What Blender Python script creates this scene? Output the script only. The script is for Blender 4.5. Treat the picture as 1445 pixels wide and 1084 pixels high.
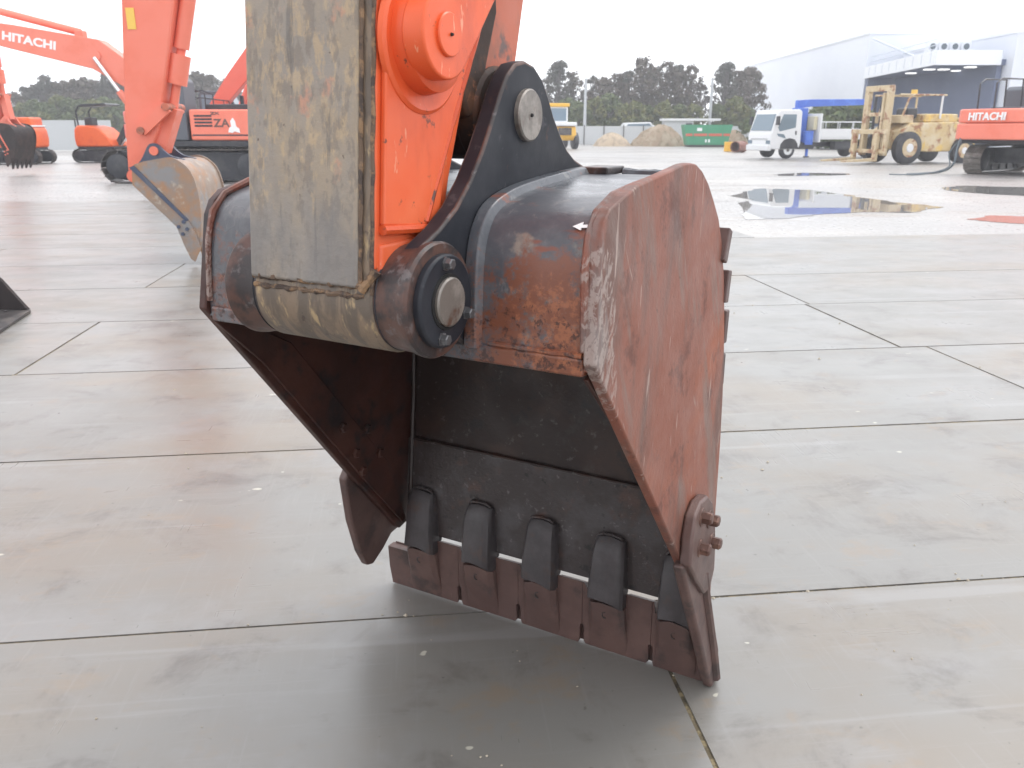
import bpy, bmesh, math, random
from mathutils import Vector, Matrix
R = math.radians
random.seed(7)
scene = bpy.context.scene
for o in list(bpy.data.objects): bpy.data.objects.remove(o, do_unlink=True)
col = scene.collection

# ------------------------------------------------------------------ camera, sky, sun, exposure
HAZE = .0022
CAM_H = 1.53; PITCH = 17.473; FPX = 1150.0
cam = bpy.data.cameras.new('camera'); camo = bpy.data.objects.new('camera', cam); col.objects.link(camo)
camo.location = (0, 0, CAM_H); camo.rotation_euler = (R(90 - PITCH), 0, 0)
cam.sensor_width = 36; cam.lens = FPX / 1445 * 36; cam.clip_start = 0.05; cam.clip_end = 2000
cam.dof.use_dof = True; cam.dof.focus_distance = 2.0; cam.dof.aperture_fstop = 9.0
scene.camera = camo
SUN_EL, SUN_AZ = 58, 35          # azimuth measured from +X towards +Y of the side the sun stands on
world = bpy.data.worlds.new('World'); scene.world = world; world.use_nodes = True
wn = world.node_tree; bg = wn.nodes['Background']
sky = wn.nodes.new('ShaderNodeTexSky'); sky.sky_type = 'NISHITA'; sky.sun_disc = False
sky.sun_elevation = R(SUN_EL); sky.sun_rotation = R(90 - SUN_AZ)
mx = wn.nodes.new('ShaderNodeMix'); mx.data_type = 'RGBA'; mx.inputs[0].default_value = 0.93
mx.inputs[7].default_value = (12.2, 12.4, 12.9, 1)          # closed overcast: bright even cloud
wn.links.new(sky.outputs[0], mx.inputs[6]); wn.links.new(mx.outputs[2], bg.inputs[0]); bg.inputs[1].default_value = 0.1
sl = bpy.data.lights.new('sun', 'SUN'); sl.energy = 0.8; sl.angle = R(25); sl.color = (1, 0.97, 0.93)
so = bpy.data.objects.new('sun', sl); col.objects.link(so)
sd = Vector((math.cos(R(SUN_EL)) * math.cos(R(SUN_AZ)), math.cos(R(SUN_EL)) * math.sin(R(SUN_AZ)), math.sin(R(SUN_EL))))
so.rotation_euler = sd.to_track_quat('Z', 'Y').to_euler(); so.location = (0, 0, 30)
vs = scene.view_settings; vs.view_transform = 'Standard'; vs.look = 'None'; vs.gamma = 1; vs.exposure = 0.7; vs.use_curve_mapping = False

# ------------------------------------------------------------------ materials
class NT:
    def __init__(s, name):
        s.m = bpy.data.materials.new(name); s.m.use_nodes = True; s.t = s.m.node_tree
        s.b = s.t.nodes['Principled BSDF']; s.cache = {}
    def n(s, t): return s.t.nodes.new(t)
    def l(s, a, b): s.t.links.new(a, b)
    def coord(s, stretch=(1, 1, 1), seed=0):
        k = (stretch, seed)
        if k not in s.cache:
            if 'src' not in s.cache: s.cache['src'] = s.n('ShaderNodeTexCoord').outputs['Object']
            if k == ((1, 1, 1), 0): s.cache[k] = s.cache['src']
            else:
                mp = s.n('ShaderNodeMapping'); mp.inputs['Scale'].default_value = stretch; mp.inputs['Location'].default_value = (seed * 1.7, seed * 2.3, seed * 1.1)
                s.l(s.cache['src'], mp.inputs[0]); s.cache[k] = mp.outputs[0]
        return s.cache[k]
    def noise(s, scale, detail=5, rough=.6, stretch=(1, 1, 1), dist=0, seed=0, rot=0):
        n = s.n('ShaderNodeTexNoise'); n.noise_dimensions = '3D'; n.inputs['Scale'].default_value = scale; n.inputs['Detail'].default_value = detail
        n.inputs['Roughness'].default_value = rough; n.inputs['Distortion'].default_value = dist
        vec = s.coord(stretch, seed)
        if rot:                                            # lean the streaks in the side (y-z) plane
            m1 = s.n('ShaderNodeMapping'); m1.inputs['Rotation'].default_value = (R(rot), 0, 0); s.l(s.coord(), m1.inputs[0])
            m2 = s.n('ShaderNodeMapping'); m2.inputs['Scale'].default_value = stretch; m2.inputs['Location'].default_value = (seed * 1.7, seed * 2.3, seed); s.l(m1.outputs[0], m2.inputs[0]); vec = m2.outputs[0]
        s.l(vec, n.inputs['Vector']); return n.outputs['Fac']
    def ramp(s, src, a, b, c=0., d=1.):
        n = s.n('ShaderNodeMapRange'); n.interpolation_type = 'SMOOTHSTEP'
        for i, v in enumerate((a, b, c, d)): n.inputs[i + 1].default_value = v
        s.l(src, n.inputs[0]); return n.outputs[0]
    def math(s, op, a, b):
        n = s.n('ShaderNodeMath'); n.operation = op
        for i, v in enumerate((a, b)):
            if isinstance(v, (int, float)): n.inputs[i].default_value = v
            else: s.l(v, n.inputs[i])
        return n.outputs[0]
    def mix(s, fac, a, b):
        n = s.n('ShaderNodeMix'); n.data_type = 'RGBA'
        for i, v in ((0, fac), (6, a), (7, b)):
            if isinstance(v, (int, float)): n.inputs[i].default_value = v
            elif isinstance(v, tuple): n.inputs[i].default_value = v + (1,) if len(v) == 3 else v
            else: s.l(v, n.inputs[i])
        return n.outputs[2]
    def axis(s, i):
        if 'sep' not in s.cache:
            sp = s.n('ShaderNodeSeparateXYZ'); s.l(s.coord(), sp.inputs[0]); s.cache['sep'] = sp
        return s.cache['sep'].outputs[i]
    def bump(s, src, strength, dist=.01):
        n = s.n('ShaderNodeBump'); n.inputs['Strength'].default_value = strength; n.inputs['Distance'].default_value = dist
        s.l(src, n.inputs['Height']); s.l(n.outputs[0], s.b.inputs['Normal'])

def worn(name, base, layers=(), rough=(.45, .65), metal=0., bump=(.15, 60), spec=.5):
    """base paint or steel with patches of other colours laid over it; each layer is a dict"""
    t = NT(name); c = base
    for i, L in enumerate(layers):
        f = t.noise(L.get('s', 5), L.get('d', 4), L.get('r', .65), L.get('st', (1, 1, 1)), L.get('dist', 0), i * 3.7 + L.get('seed', 0), L.get('rot', 0))
        if 'bias' in L:                                   # a stain with a place of its own: (axis, from, to, amount)
            for ax, a, b, am in L['bias']:
                f = t.math('ADD', f, t.ramp(t.axis(ax), a, b, -am, 0.) if a < b else t.ramp(t.axis(ax), b, a, 0., -am))
        f = t.ramp(f, L.get('lo', .5), L.get('hi', .6), 0., L.get('a', 1))
        c = t.mix(f, c, L['c'])
    if isinstance(c, tuple): t.b.inputs['Base Color'].default_value = c + (1,)
    else: t.l(c, t.b.inputs['Base Color'])
    rn = t.noise(7, 3, .6, (1, 1, 1), 0, 9.1)
    t.l(t.ramp(rn, .3, .7, rough[0], rough[1]), t.b.inputs['Roughness'])
    t.b.inputs['Metallic'].default_value = metal; t.b.inputs['Specular IOR Level'].default_value = spec
    if bump: t.bump(t.noise(bump[1], 3, .65), bump[0], .004)
    return t.m
def plain(name, c, rough=.5, metal=0., emit=0):
    t = NT(name); t.b.inputs['Base Color'].default_value = c + (1,); t.b.inputs['Roughness'].default_value = rough; t.b.inputs['Metallic'].default_value = metal
    if emit: t.b.inputs['Emission Color'].default_value = c + (1,); t.b.inputs['Emission Strength'].default_value = emit
    return t.m
M = {}
ORANGE = (.76, .115, .032)
RUST = (.115, .036, .02)
M['orange'] = worn('orange_paint', ORANGE, [dict(c=(.82, .20, .085), s=3, lo=.42, hi=.7, a=.6), dict(c=(.62, .075, .02), s=1.6, lo=.5, hi=.75, a=.6),
    dict(c=(.10, .045, .03), s=30, d=5, lo=.64, hi=.70, a=.9), dict(c=(.45, .06, .02), s=5, d=6, lo=.50, hi=.66, st=(1, 1, .35), a=.55), dict(c=(.80, .36, .22), s=60, d=3, lo=.66, hi=.71, st=(1, 1, .25), a=.7), dict(c=(.28, .09, .05), s=14, lo=.69, hi=.74, st=(1, 1, .6), a=.8)], (.32, .5), bump=(.06, 90))
M['far_orange'] = worn('glare_washed_orange', (.80, .21, .14), [dict(c=(.74, .16, .09), s=1.3, lo=.45, hi=.7, a=.7)], (.3, .5), bump=None)  # orange lightened: the washed-out sky glare is put into the paint colour
M['far_red'] = worn('far_red_paint', (.74, .13, .085), [dict(c=(.66, .10, .06), s=1.3, lo=.45, hi=.7, a=.7)], (.3, .5), bump=None)
M['belly'] = worn('scraped_belly_paint', (.27, .24, .205), [dict(c=(.34, .27, .185), s=8, d=6, lo=.36, hi=.58, st=(1.3, 1, .6), bias=((2, 1.28, 1.5, .10),), a=.6),
    dict(c=(.47, .345, .20), s=34, d=6, r=.75, lo=.48, hi=.60, st=(1.2, 1, .55), bias=((2, 1.25, 1.55, .12),), a=.6), dict(c=(.56, .25, .15), s=12, d=6, lo=.53, hi=.62, st=(1, 1, .8), bias=((2, 1.40, 1.62, .10),), a=.6), dict(c=(.20, .17, .14), s=40, d=6, lo=.50, hi=.60, st=(1.2, 1, .6), a=.7),
    dict(c=(.12, .11, .10), s=22, lo=.58, hi=.68, st=(1.5, 1, .18), a=.6), dict(c=(.11, .075, .055), s=36, d=3, lo=.70, hi=.73, a=.9), dict(c=(.18, .172, .165), s=5, lo=.53, hi=.66, st=(1, 1, .4), bias=((2, 1.5, 1.3, .08),), a=.7)], (.42, .65), bump=(.3, 70))
M['boss_worn'] = worn('scraped_boss_steel', (.22, .165, .115), [dict(c=(.12, .098, .078), s=7, lo=.42, hi=.58, st=(3.2, .5, 1.0), dist=1.0, a=.9), dict(c=(.40, .30, .17), s=14, lo=.55, hi=.68, st=(3, 1, 1)),
    dict(c=(.08, .06, .05), s=30, lo=.62, hi=.7)], (.4, .6), bump=(.25, 80))
M['weld'] = worn('weld_rust', (.13, .085, .055), [dict(c=(.26, .16, .085), s=35, lo=.5, hi=.6), dict(c=(.06, .042, .033), s=22, lo=.5, hi=.6)], (.5, .75), bump=(.5, 160))
M['orange_weld'] = worn('painted_weld', (.62, .085, .02), [dict(c=(.10, .04, .03), s=18, lo=.56, hi=.64)], (.35, .5), bump=(.4, 120))
M['black'] = worn('black_paint', (.017, .019, .025), [dict(c=(.034, .036, .043), s=4, lo=.42, hi=.7), dict(c=(.10, .05, .036), s=11, lo=.62, hi=.72, a=.8), dict(c=(.08, .08, .088), s=24, lo=.62, hi=.72, a=.6)], (.40, .6), bump=(.08, 70), spec=.25)
M['edge'] = worn('worn_black_edge', (.036, .029, .029), [dict(c=(.10, .052, .040), s=9, lo=.45, hi=.58), dict(c=(.15, .135, .135), s=30, lo=.58, hi=.68, a=.6)], (.35, .55), bump=(.2, 90))
M['shell'] = worn('bucket_shell_paint', (.068, .074, .086), [dict(c=(.14, .145, .155), s=5, d=6, lo=.42, hi=.66), dict(c=(.20, .195, .19), s=18, d=6, r=.72, lo=.56, hi=.68, st=(1.4, 1, .6), a=.7), dict(c=(.25, .21, .17), s=12, lo=.50, hi=.64, bias=((2, 1.46, 1.30, .25), (0, .24, .36, .2), (1, -.3, -.6, .6)), a=.85),
    dict(c=(.19, .070, .040), s=15, d=7, r=.78, lo=.36, hi=.52, bias=((2, 1.40, 1.28, .30), (0, .22, .33, .12), (0, .52, .45, .10), (1, -.45, -.65, .6))),
    dict(c=(.33, .125, .062), s=52, d=6, r=.75, lo=.44, hi=.60, bias=((2, 1.37, 1.24, .3), (0, .28, .38, .14), (1, -.45, -.65, .6)), a=.85),
    dict(c=(.05, .025, .022), s=48, d=6, r=.75, lo=.53, hi=.60, bias=((2, 1.33, 1.20, .3), (1, -.45, -.65, .6)), a=.85),
    dict(c=(.20, .065, .038), s=8, lo=.60, hi=.67, st=(.5, 1, 1.4), bias=((0, -.3, .1, .2),))], (.20, .42), bump=(.15, 60))
M['side'] = worn('rusty_side_plate', (.230, .088, .060), [dict(c=(.29, .092, .048), s=2.6, d=5, lo=.42, hi=.62, bias=((2, 1.15, .75, .12),)), dict(c=(.125, .075, .062), s=3.2, d=5, lo=.48, hi=.60, st=(1, 1.3, .22), rot=14, a=.8),
    dict(c=(.19, .135, .115), s=7, d=6, lo=.52, hi=.64, st=(1, 1.3, .2), rot=-16, a=.75), dict(c=(.10, .04, .03), s=6, d=7, r=.75, lo=.54, hi=.64, a=.7), dict(c=(.20, .17, .16), s=6, lo=.50, hi=.62, st=(1, 1.3, .4), bias=((1, -.42, -.62, .28),), a=.85),
    dict(c=(.36, .30, .27), s=46, d=6, r=.7, lo=.47, hi=.55, st=(1, 1.5, .6), dist=.8, bias=((1, -.60, -.68, .42), (2, .92, 1.04, .3), (2, 1.37, 1.30, .2)), rot=25, a=.7),
    dict(c=(.42, .33, .29), s=60, d=3, lo=.665, hi=.71, st=(1, 1, .08), rot=10, a=.65), dict(c=(.38, .30, .26), s=50, d=3, lo=.68, hi=.72, st=(1, 1, .1), rot=-28, a=.55), dict(c=(.075, .032, .024), s=80, d=4, lo=.62, hi=.70, a=.6)], (.36, .6), bump=(.22, 80), spec=.3)
M['inner'] = worn('bucket_inside', (.023, .0135, .0115), [dict(c=(.040, .020, .0145), s=4, lo=.45, hi=.65), dict(c=(.058, .052, .050), s=7, d=7, r=.72, lo=.55, hi=.70, a=.7), dict(c=(.12, .11, .105), s=40, lo=.60, hi=.70, bias=((2, .2, .5, .05),), a=.5), dict(c=(.015, .012, .012), s=12, lo=.57, hi=.66)], (.38, .6), bump=(.25, 70))
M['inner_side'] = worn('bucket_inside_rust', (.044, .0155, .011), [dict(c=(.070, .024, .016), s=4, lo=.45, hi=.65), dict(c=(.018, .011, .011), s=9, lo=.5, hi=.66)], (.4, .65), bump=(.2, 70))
M['lip'] = worn('lip_steel', (.042, .033, .032), [dict(c=(.066, .060, .061), s=6, lo=.45, hi=.64), dict(c=(.075, .045, .037), s=8, lo=.55, hi=.68), dict(c=(.15, .14, .14), s=48, lo=.60, hi=.70, a=.6), dict(c=(.018, .016, .016), s=20, lo=.60, hi=.68)], (.30, .52), bump=(.35, 90))
M['adapter'] = worn('tooth_adapter_steel', (.046, .040, .042), [dict(c=(.066, .059, .061), s=8, lo=.45, hi=.65), dict(c=(.07, .045, .038), s=14, lo=.56, hi=.7, a=.8)], (.38, .55), bump=(.18, 120))
M['tooth'] = worn('tooth_steel', (.095, .056, .049), [dict(c=(.125, .074, .063), s=6, lo=.42, hi=.66), dict(c=(.060, .041, .038), s=9, lo=.52, hi=.68), dict(c=(.16, .10, .08), s=40, lo=.64, hi=.72, a=.6)], (.38, .58), bump=(.15, 100))
M['steel'] = worn('bare_steel', (.20, .18, .16), [dict(c=(.30, .27, .24), s=18, lo=.45, hi=.65), dict(c=(.12, .07, .05), s=14, lo=.55, hi=.68)], (.3, .5), .35, bump=(.15, 90))
M['rubber_rust'] = worn('greasy_link_rust', (.042, .026, .02), [dict(c=(.12, .055, .03), s=8, lo=.52, hi=.66), dict(c=(.24, .10, .05), s=22, lo=.62, hi=.70)], (.5, .8), bump=(.4, 60))
M['faded'] = worn('faded_orange', (.50, .14, .08), [dict(c=(.30, .12, .08), s=6, lo=.45, hi=.65), dict(c=(.14, .09, .08), s=9, lo=.55, hi=.66)], (.45, .65), bump=(.1, 80))
M['bolt'] = worn('bolt_steel', (.12, .12, .125), [dict(c=(.30, .30, .31), s=30, lo=.5, hi=.65)], (.3, .5), .5, bump=(.1, 90))
M['rust_bolt'] = worn('rusty_bolt', (.10, .05, .038), [dict(c=(.20, .11, .08), s=40, lo=.5, hi=.65)], (.4, .6), .1, bump=(.2, 90))
M['void'] = plain('dark_hole', (.012, .011, .011), .8)
M['white'] = plain('white_paint', (.72, .73, .74), .45)
M['letter'] = plain('white_lettering', (.82, .82, .82), .5)
M['dark_letter'] = plain('dark_lettering', (.12, .07, .06), .5)
M['yellow_sticker'] = plain('yellow_sticker', (.80, .52, .10), .5)
M['track'] = worn('track_steel', (.05, .045, .045), [dict(c=(.11, .095, .085), s=5, lo=.45, hi=.65)], (.4, .6), .2, bump=None)
M['track_shiny'] = worn('track_shoe_steel', (.16, .145, .13), [dict(c=(.28, .26, .24), s=5, lo=.45, hi=.65)], (.35, .55), .3, bump=None)
M['far_black'] = worn('far_black_paint', (.022, .024, .032), [dict(c=(.05, .05, .055), s=2, lo=.45, hi=.65)], (.3, .5), bump=None)
M['navy'] = worn('dark_blue_ear', (.06, .075, .12), [dict(c=(.10, .11, .14), s=5, lo=.45, hi=.65)], (.35, .55), bump=None)
M['glass'] = plain('window_glass', (.16, .22, .27), .06)
M['cab'] = plain('cab_grey', (.09, .10, .12), .4)
M['chrome'] = plain('chrome_rod', (.75, .76, .78), .15, .9)
M['old_bucket'] = worn('old_bucket_steel', (.27, .20, .155), [dict(c=(.34, .19, .105), s=2.6, lo=.45, hi=.62), dict(c=(.23, .225, .225), s=2.2, lo=.48, hi=.64, seed=4), dict(c=(.40, .33, .26), s=7, lo=.58, hi=.7)], (.35, .55), bump=(.1, 30))
M['dark_bucket'] = worn('dark_bucket_steel', (.025, .019, .019), [dict(c=(.05, .033, .03), s=3, lo=.45, hi=.62)], (.5, .7), bump=None, spec=.3)
M['plate'] = None
def plate_mat():
    t = NT('steel_road_plate'); oi = t.n('ShaderNodeObjectInfo')
    tc = t.n('ShaderNodeTexCoord'); ad = t.n('ShaderNodeVectorMath'); ad.operation = 'ADD'
    ml = t.n('ShaderNodeVectorMath'); ml.operation = 'SCALE'; ml.inputs[0].default_value = (37, 53, 0)
    t.l(oi.outputs['Random'], ml.inputs['Scale']); t.l(tc.outputs['Object'], ad.inputs[0]); t.l(ml.outputs[0], ad.inputs[1])
    t.cache['src'] = ad.outputs[0]
    c = t.mix(oi.outputs['Random'], (.182, .175, .160), (.206, .202, .190))
    c = t.mix(t.ramp(t.noise(.8, 4, .6, (.6, 1, 1)), .44, .66, 0, .7), c, (.190, .152, .110))
    c = t.mix(t.ramp(t.noise(2.1, 5, .7, (.7, 1, 1), .4, 3), .50, .68, 0, .5), c, (.225, .220, .216))
    c = t.mix(t.ramp(t.noise(3.0, 6, .72, (.8, 1, 1), .5, 7), .50, .72, 0, .7), c, (.085, .071, .060))
    c = t.mix(t.ramp(t.noise(6.5, 4, .7, (.7, 1, 1), .3, 15), .56, .72, 0, .45), c, (.23, .165, .105))
    c = t.mix(t.ramp(t.noise(34, 3, .6, (1, 1, 1), 0, 13), .70, .75, 0, .6), c, (.06, .05, .042))
    c = t.mix(t.ramp(t.noise(12, 2, .5, (.7, 1, 1), 0, 17), .765, .785, 0, .8), c, (.50, .48, .40))
    mr = t.n('ShaderNodeMapping'); mr.inputs['Rotation'].default_value = (0, 0, R(24)); mr.inputs['Scale'].default_value = (.05, 1, 1); t.l(ad.outputs[0], mr.inputs[0])
    ns = t.n('ShaderNodeTexNoise'); ns.inputs['Scale'].default_value = 9; ns.inputs['Detail'].default_value = 4; t.l(mr.outputs[0], ns.inputs['Vector'])
    c = t.mix(t.ramp(ns.outputs['Fac'], .60, .72, 0, .45), c, (.27, .265, .26))
    g1 = t.noise(95, 2, .6, (.03, 1, 1), 0, 31); g2 = t.noise(95, 2, .6, (1, .03, 1), 0, 33); gr = t.math('MAXIMUM', g1, g2)
    c = t.mix(t.ramp(gr, .58, .72, 0, .14), c, (.27, .26, .25))
    t.l(c, t.b.inputs['Base Color'])
    r = t.noise(2.2, 4, .65, (.6, 1, 1), 0, 21)
    t.l(t.math('ADD', t.ramp(r, .35, .68, .29, .40), t.ramp(gr, .55, .7, 0, -.02)), t.b.inputs['Roughness']); t.b.inputs['IOR'].default_value = 1.85
    h = t.math('ADD', t.noise(60, 3, .65, (1, 1, 1), 0, 5), t.math('MULTIPLY', t.noise(3.0, 2, .5, (1, 1, 1), 0, 6), 2.0))
    t.bump(h, .06, .004)
    return t.m
M['plate'] = plate_mat()
M['joint'] = worn('joint_grit', (.13, .105, .065), [dict(c=(.26, .21, .12), s=30, lo=.48, hi=.6), dict(c=(.05, .042, .033), s=9, lo=.48, hi=.62)], (.7, .9), bump=(.5, 80))
M['yard'] = worn('yard_concrete', (.33, .32, .31), [dict(c=(.40, .38, .355), s=.22, lo=.42, hi=.66, st=(.5, 1, 1)), dict(c=(.19, .175, .165), s=.35, lo=.52, hi=.68, st=(.35, 1, 1), a=.8),
    dict(c=(.27, .22, .18), s=.8, lo=.55, hi=.7, st=(.4, 1, 1), a=.7), dict(c=(.45, .44, .43), s=1.5, lo=.58, hi=.7, st=(.5, 1, 1), a=.7)], (.25, .55), bump=(.1, 12))
def water_mat():
    t = NT('puddle_water'); t.b.inputs['Base Color'].default_value = (.27, .26, .25, 1)
    t.b.inputs['Roughness'].default_value = .015; t.b.inputs['IOR'].default_value = 1.5
    t.bump(t.noise(1.5, 2, .5), .02, .01); return t.m
M['water'] = water_mat()

# ------------------------------------------------------------------ mesh helpers
class MB:
    def __init__(s): s.v = []; s.f = []
    def add(s, vs, fs):
        k = len(s.v); s.v += [tuple(v) for v in vs]; s.f += [tuple(i + k for i in f) for f in fs]; return s
    def box(s, c, d, rot=None):
        x, y, z = d[0] / 2, d[1] / 2, d[2] / 2
        vs = [Vector((a, b, e)) for a in (-x, x) for b in (-y, y) for e in (-z, z)]
        if rot is not None: vs = [rot @ v for v in vs]
        return s.add([v + Vector(c) for v in vs], [(0, 1, 3, 2), (4, 6, 7, 5), (0, 4, 5, 1), (2, 3, 7, 6), (0, 2, 6, 4), (1, 5, 7, 3)])
    def bounds(s, x0, x1, y0, y1, z0, z1): return s.box(((x0 + x1) / 2, (y0 + y1) / 2, (z0 + z1) / 2), (x1 - x0, y1 - y0, z1 - z0))
    def cyl(s, p, q, r, r2=None, n=24, cap=True):
        p, q = Vector(p), Vector(q); r2 = r if r2 is None else r2; d = (q - p).normalized()
        a = d.orthogonal().normalized(); b = d.cross(a); vs = []
        for c, rr in ((p, r), (q, r2)):
            for i in range(n):
                t = 2 * math.pi * i / n; vs.append(c + (a * math.cos(t) + b * math.sin(t)) * rr)
        fs = [(i, (i + 1) % n, n + (i + 1) % n, n + i) for i in range(n)]
        if cap: fs += [tuple(range(n - 1, -1, -1)), tuple(range(n, 2 * n))]
        return s.add(vs, fs)
    def lathe(s, p, axis, prof, n=32):
        """prof: (distance along axis, radius) rings; open ends are capped"""
        p = Vector(p); d = Vector(axis).normalized(); a = d.orthogonal().normalized(); b = d.cross(a); vs = []
        for h, r in prof:
            for i in range(n):
                t = 2 * math.pi * i / n; vs.append(p + d * h + (a * math.cos(t) + b * math.sin(t)) * r)
        fs = []
        for k in range(len(prof) - 1):
            for i in range(n): fs.append((k * n + i, k * n + (i + 1) % n, (k + 1) * n + (i + 1) % n, (k + 1) * n + i))
        fs += [tuple(range(n - 1, -1, -1)), tuple(range((len(prof) - 1) * n, len(prof) * n))]
        return s.add(vs, fs)
    def prism(s, poly, fn0, fn1):
        """poly: 2-D outline; fn0/fn1 map (a,b) to the two 3-D faces"""
        n = len(poly); vs = [fn0(*p) for p in poly] + [fn1(*p) for p in poly]
        fs = [tuple(range(n - 1, -1, -1)), tuple(range(n, 2 * n))] + [(i, (i + 1) % n, n + (i + 1) % n, n + i) for i in range(n)]
        return s.add(vs, fs)
    def px(s, poly, x0, x1): return s.prism(poly, lambda a, b: (x0, a, b), lambda a, b: (x1, a, b))
    def py(s, poly, y0, y1): return s.prism(poly, lambda a, b: (a, y0, b), lambda a, b: (a, y1, b))
    def pz(s, poly, z0, z1): return s.prism(poly, lambda a, b: (a, b, z0), lambda a, b: (a, b, z1))
    def tube(s, pts, r, n=8, wob=0):
        pts = [Vector(p) for p in pts]; rings = []; vs = []; up = None
        for i, p in enumerate(pts):
            d = (pts[min(i + 1, len(pts) - 1)] - pts[max(i - 1, 0)]).normalized()
            a = d.orthogonal().normalized() if up is None else (up - d * up.dot(d)).normalized()
            up = a; b = d.cross(a); rr = r * (1 + wob * random.uniform(-1, 1))
            vs += [p + (a * math.cos(2 * math.pi * k / n) + b * math.sin(2 * math.pi * k / n)) * rr for k in range(n)]
        m = len(pts)
        fs = [(i * n + k, i * n + (k + 1) % n, (i + 1) * n + (k + 1) % n, (i + 1) * n + k) for i in range(m - 1) for k in range(n)]
        fs += [tuple(range(n - 1, -1, -1)), tuple(range((m - 1) * n, m * n))]
        return s.add(vs, fs)
    def xf(s, mat): s.v = [tuple(mat @ Vector(v)) for v in s.v]; return s
    def mesh(s, name):
        me = bpy.data.meshes.new(name); me.from_pydata(s.v, [], s.f); me.validate()
        bm = bmesh.new(); bm.from_mesh(me); bmesh.ops.recalc_face_normals(bm, faces=bm.faces); bm.to_mesh(me); bm.free()
        return me
    def build(s, name, mat, parent=None, bevel=0, smooth=35, seg=2):
        me = s.mesh(name); o = bpy.data.objects.new(name, me); col.objects.link(o)
        for m in (mat if isinstance(mat, list) else [mat]): me.materials.append(m)
        if smooth:
            for p in me.polygons: p.use_smooth = True
            me.set_sharp_from_angle(angle=R(smooth))
        if bevel:
            b = o.modifiers.new('bevel', 'BEVEL'); b.width = bevel; b.segments = seg; b.limit_method = 'ANGLE'; b.angle_limit = R(32); b.harden_normals = True
        if parent: o.parent = parent
        return o
def tag(o, label, cat, group=None, kind=None):
    o['label'] = label
    if cat: o['category'] = cat
    if group: o['group'] = group
    if kind: o['kind'] = kind
    return o
def struct(o, label=None, kind='structure', cat=None):
    o['kind'] = kind
    if label: o['label'] = label
    if cat: o['category'] = cat
    return o
def thing(name, label, cat, loc=(0, 0, 0), rz=0, group=None, sc=1):
    o = bpy.data.objects.new(name, None); col.objects.link(o); o.location = loc; o.rotation_euler = (0, 0, rz); o.scale = (sc,) * 3
    o.empty_display_size = .2
    return tag(o, label, cat, group)
def copy_tree(o, parent=None):
    c = o.copy(); col.objects.link(c); c.parent = parent
    for ch in [x for x in bpy.data.objects if x.parent == o]: copy_tree(ch, c)
    return c
def text(name, body, size, mat, parent, origin, xdir, ydir, ext=.004, squash=1.0, bold=.0):
    cu = bpy.data.curves.new(name, 'FONT'); cu.body = body; cu.size = size; cu.extrude = ext; cu.offset = bold; cu.space_character = 1.02; cu.resolution_u = 3
    ob = bpy.data.objects.new(name, cu); col.objects.link(ob)
    dg = bpy.context.evaluated_depsgraph_get(); me = bpy.data.meshes.new_from_object(ob.evaluated_get(dg)); bpy.data.objects.remove(ob, do_unlink=True)
    x = Vector(xdir).normalized(); y = (Vector(ydir) - x * Vector(ydir).dot(x)).normalized(); z = x.cross(y)
    m = Matrix(((x.x * squash, y.x, z.x, origin[0]), (x.y * squash, y.y, z.y, origin[1]), (x.z * squash, y.z, z.z, origin[2]), (0, 0, 0, 1)))
    me.transform(m); me.materials.clear(); me.materials.append(mat)
    o = bpy.data.objects.new(name, me); col.objects.link(o); o.parent = parent; return o
def ray(x, y):
    p = R(PITCH); a, b = (x - 722.5) / FPX, (542 - y) / FPX
    return Vector((a, math.cos(p) + b * math.sin(p), -math.sin(p) + b * math.cos(p)))
def gnd(x, y, z=0.):
    d = ray(x, y); t = (z - CAM_H) / d.z; return Vector((0, 0, CAM_H)) + d * t
def atY(x, y, Y):
    d = ray(x, y); return Vector((0, 0, CAM_H)) + d * (Y / d.y)

# ------------------------------------------------------------------ ground, road plates, puddles
g = MB(); n = 40
g.add([(-240, -40, -.024), (240, -40, -.024), (240, 300, -.024), (-240, 300, -.024)], [(0, 1, 2, 3)])
ground = struct(g.build('ground', M['yard'], smooth=0), 'pale concrete yard carrying steel road plates')
PA = R(6.6); ca, sa = math.cos(PA), math.sin(PA); PL, PW = 6.096, 1.524
PMS = {}
def plate_mesh(L):
    k = round(L, 2)
    if k not in PMS:
        PMS[k] = MB().box((L / 2, PW / 2, -.0055), (L - .014, PW - .013, .011)).mesh('steel_plate'); PMS[k].materials.append(M['plate'])
    return PMS[k]
t0 = 2.36 * ca
ROWJ = {-2: [-2.6, 3.5], -1: [-2.3, 3.8], 0: [-5.39, .70, 6.8], 1: [-2.55, 3.55, 9.65], 2: [-5.6, .52, 3.68, 9.78], 3: [-8.72, -2.62, 3.48, 9.58], 4: [-5.7, .42, 3.52, 9.62], 5: [-8.82, -2.72, 3.38, 9.5], 6: [-5.4, .6, 3.4, 9.5]}
cnt = 0; bed = MB()
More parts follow.
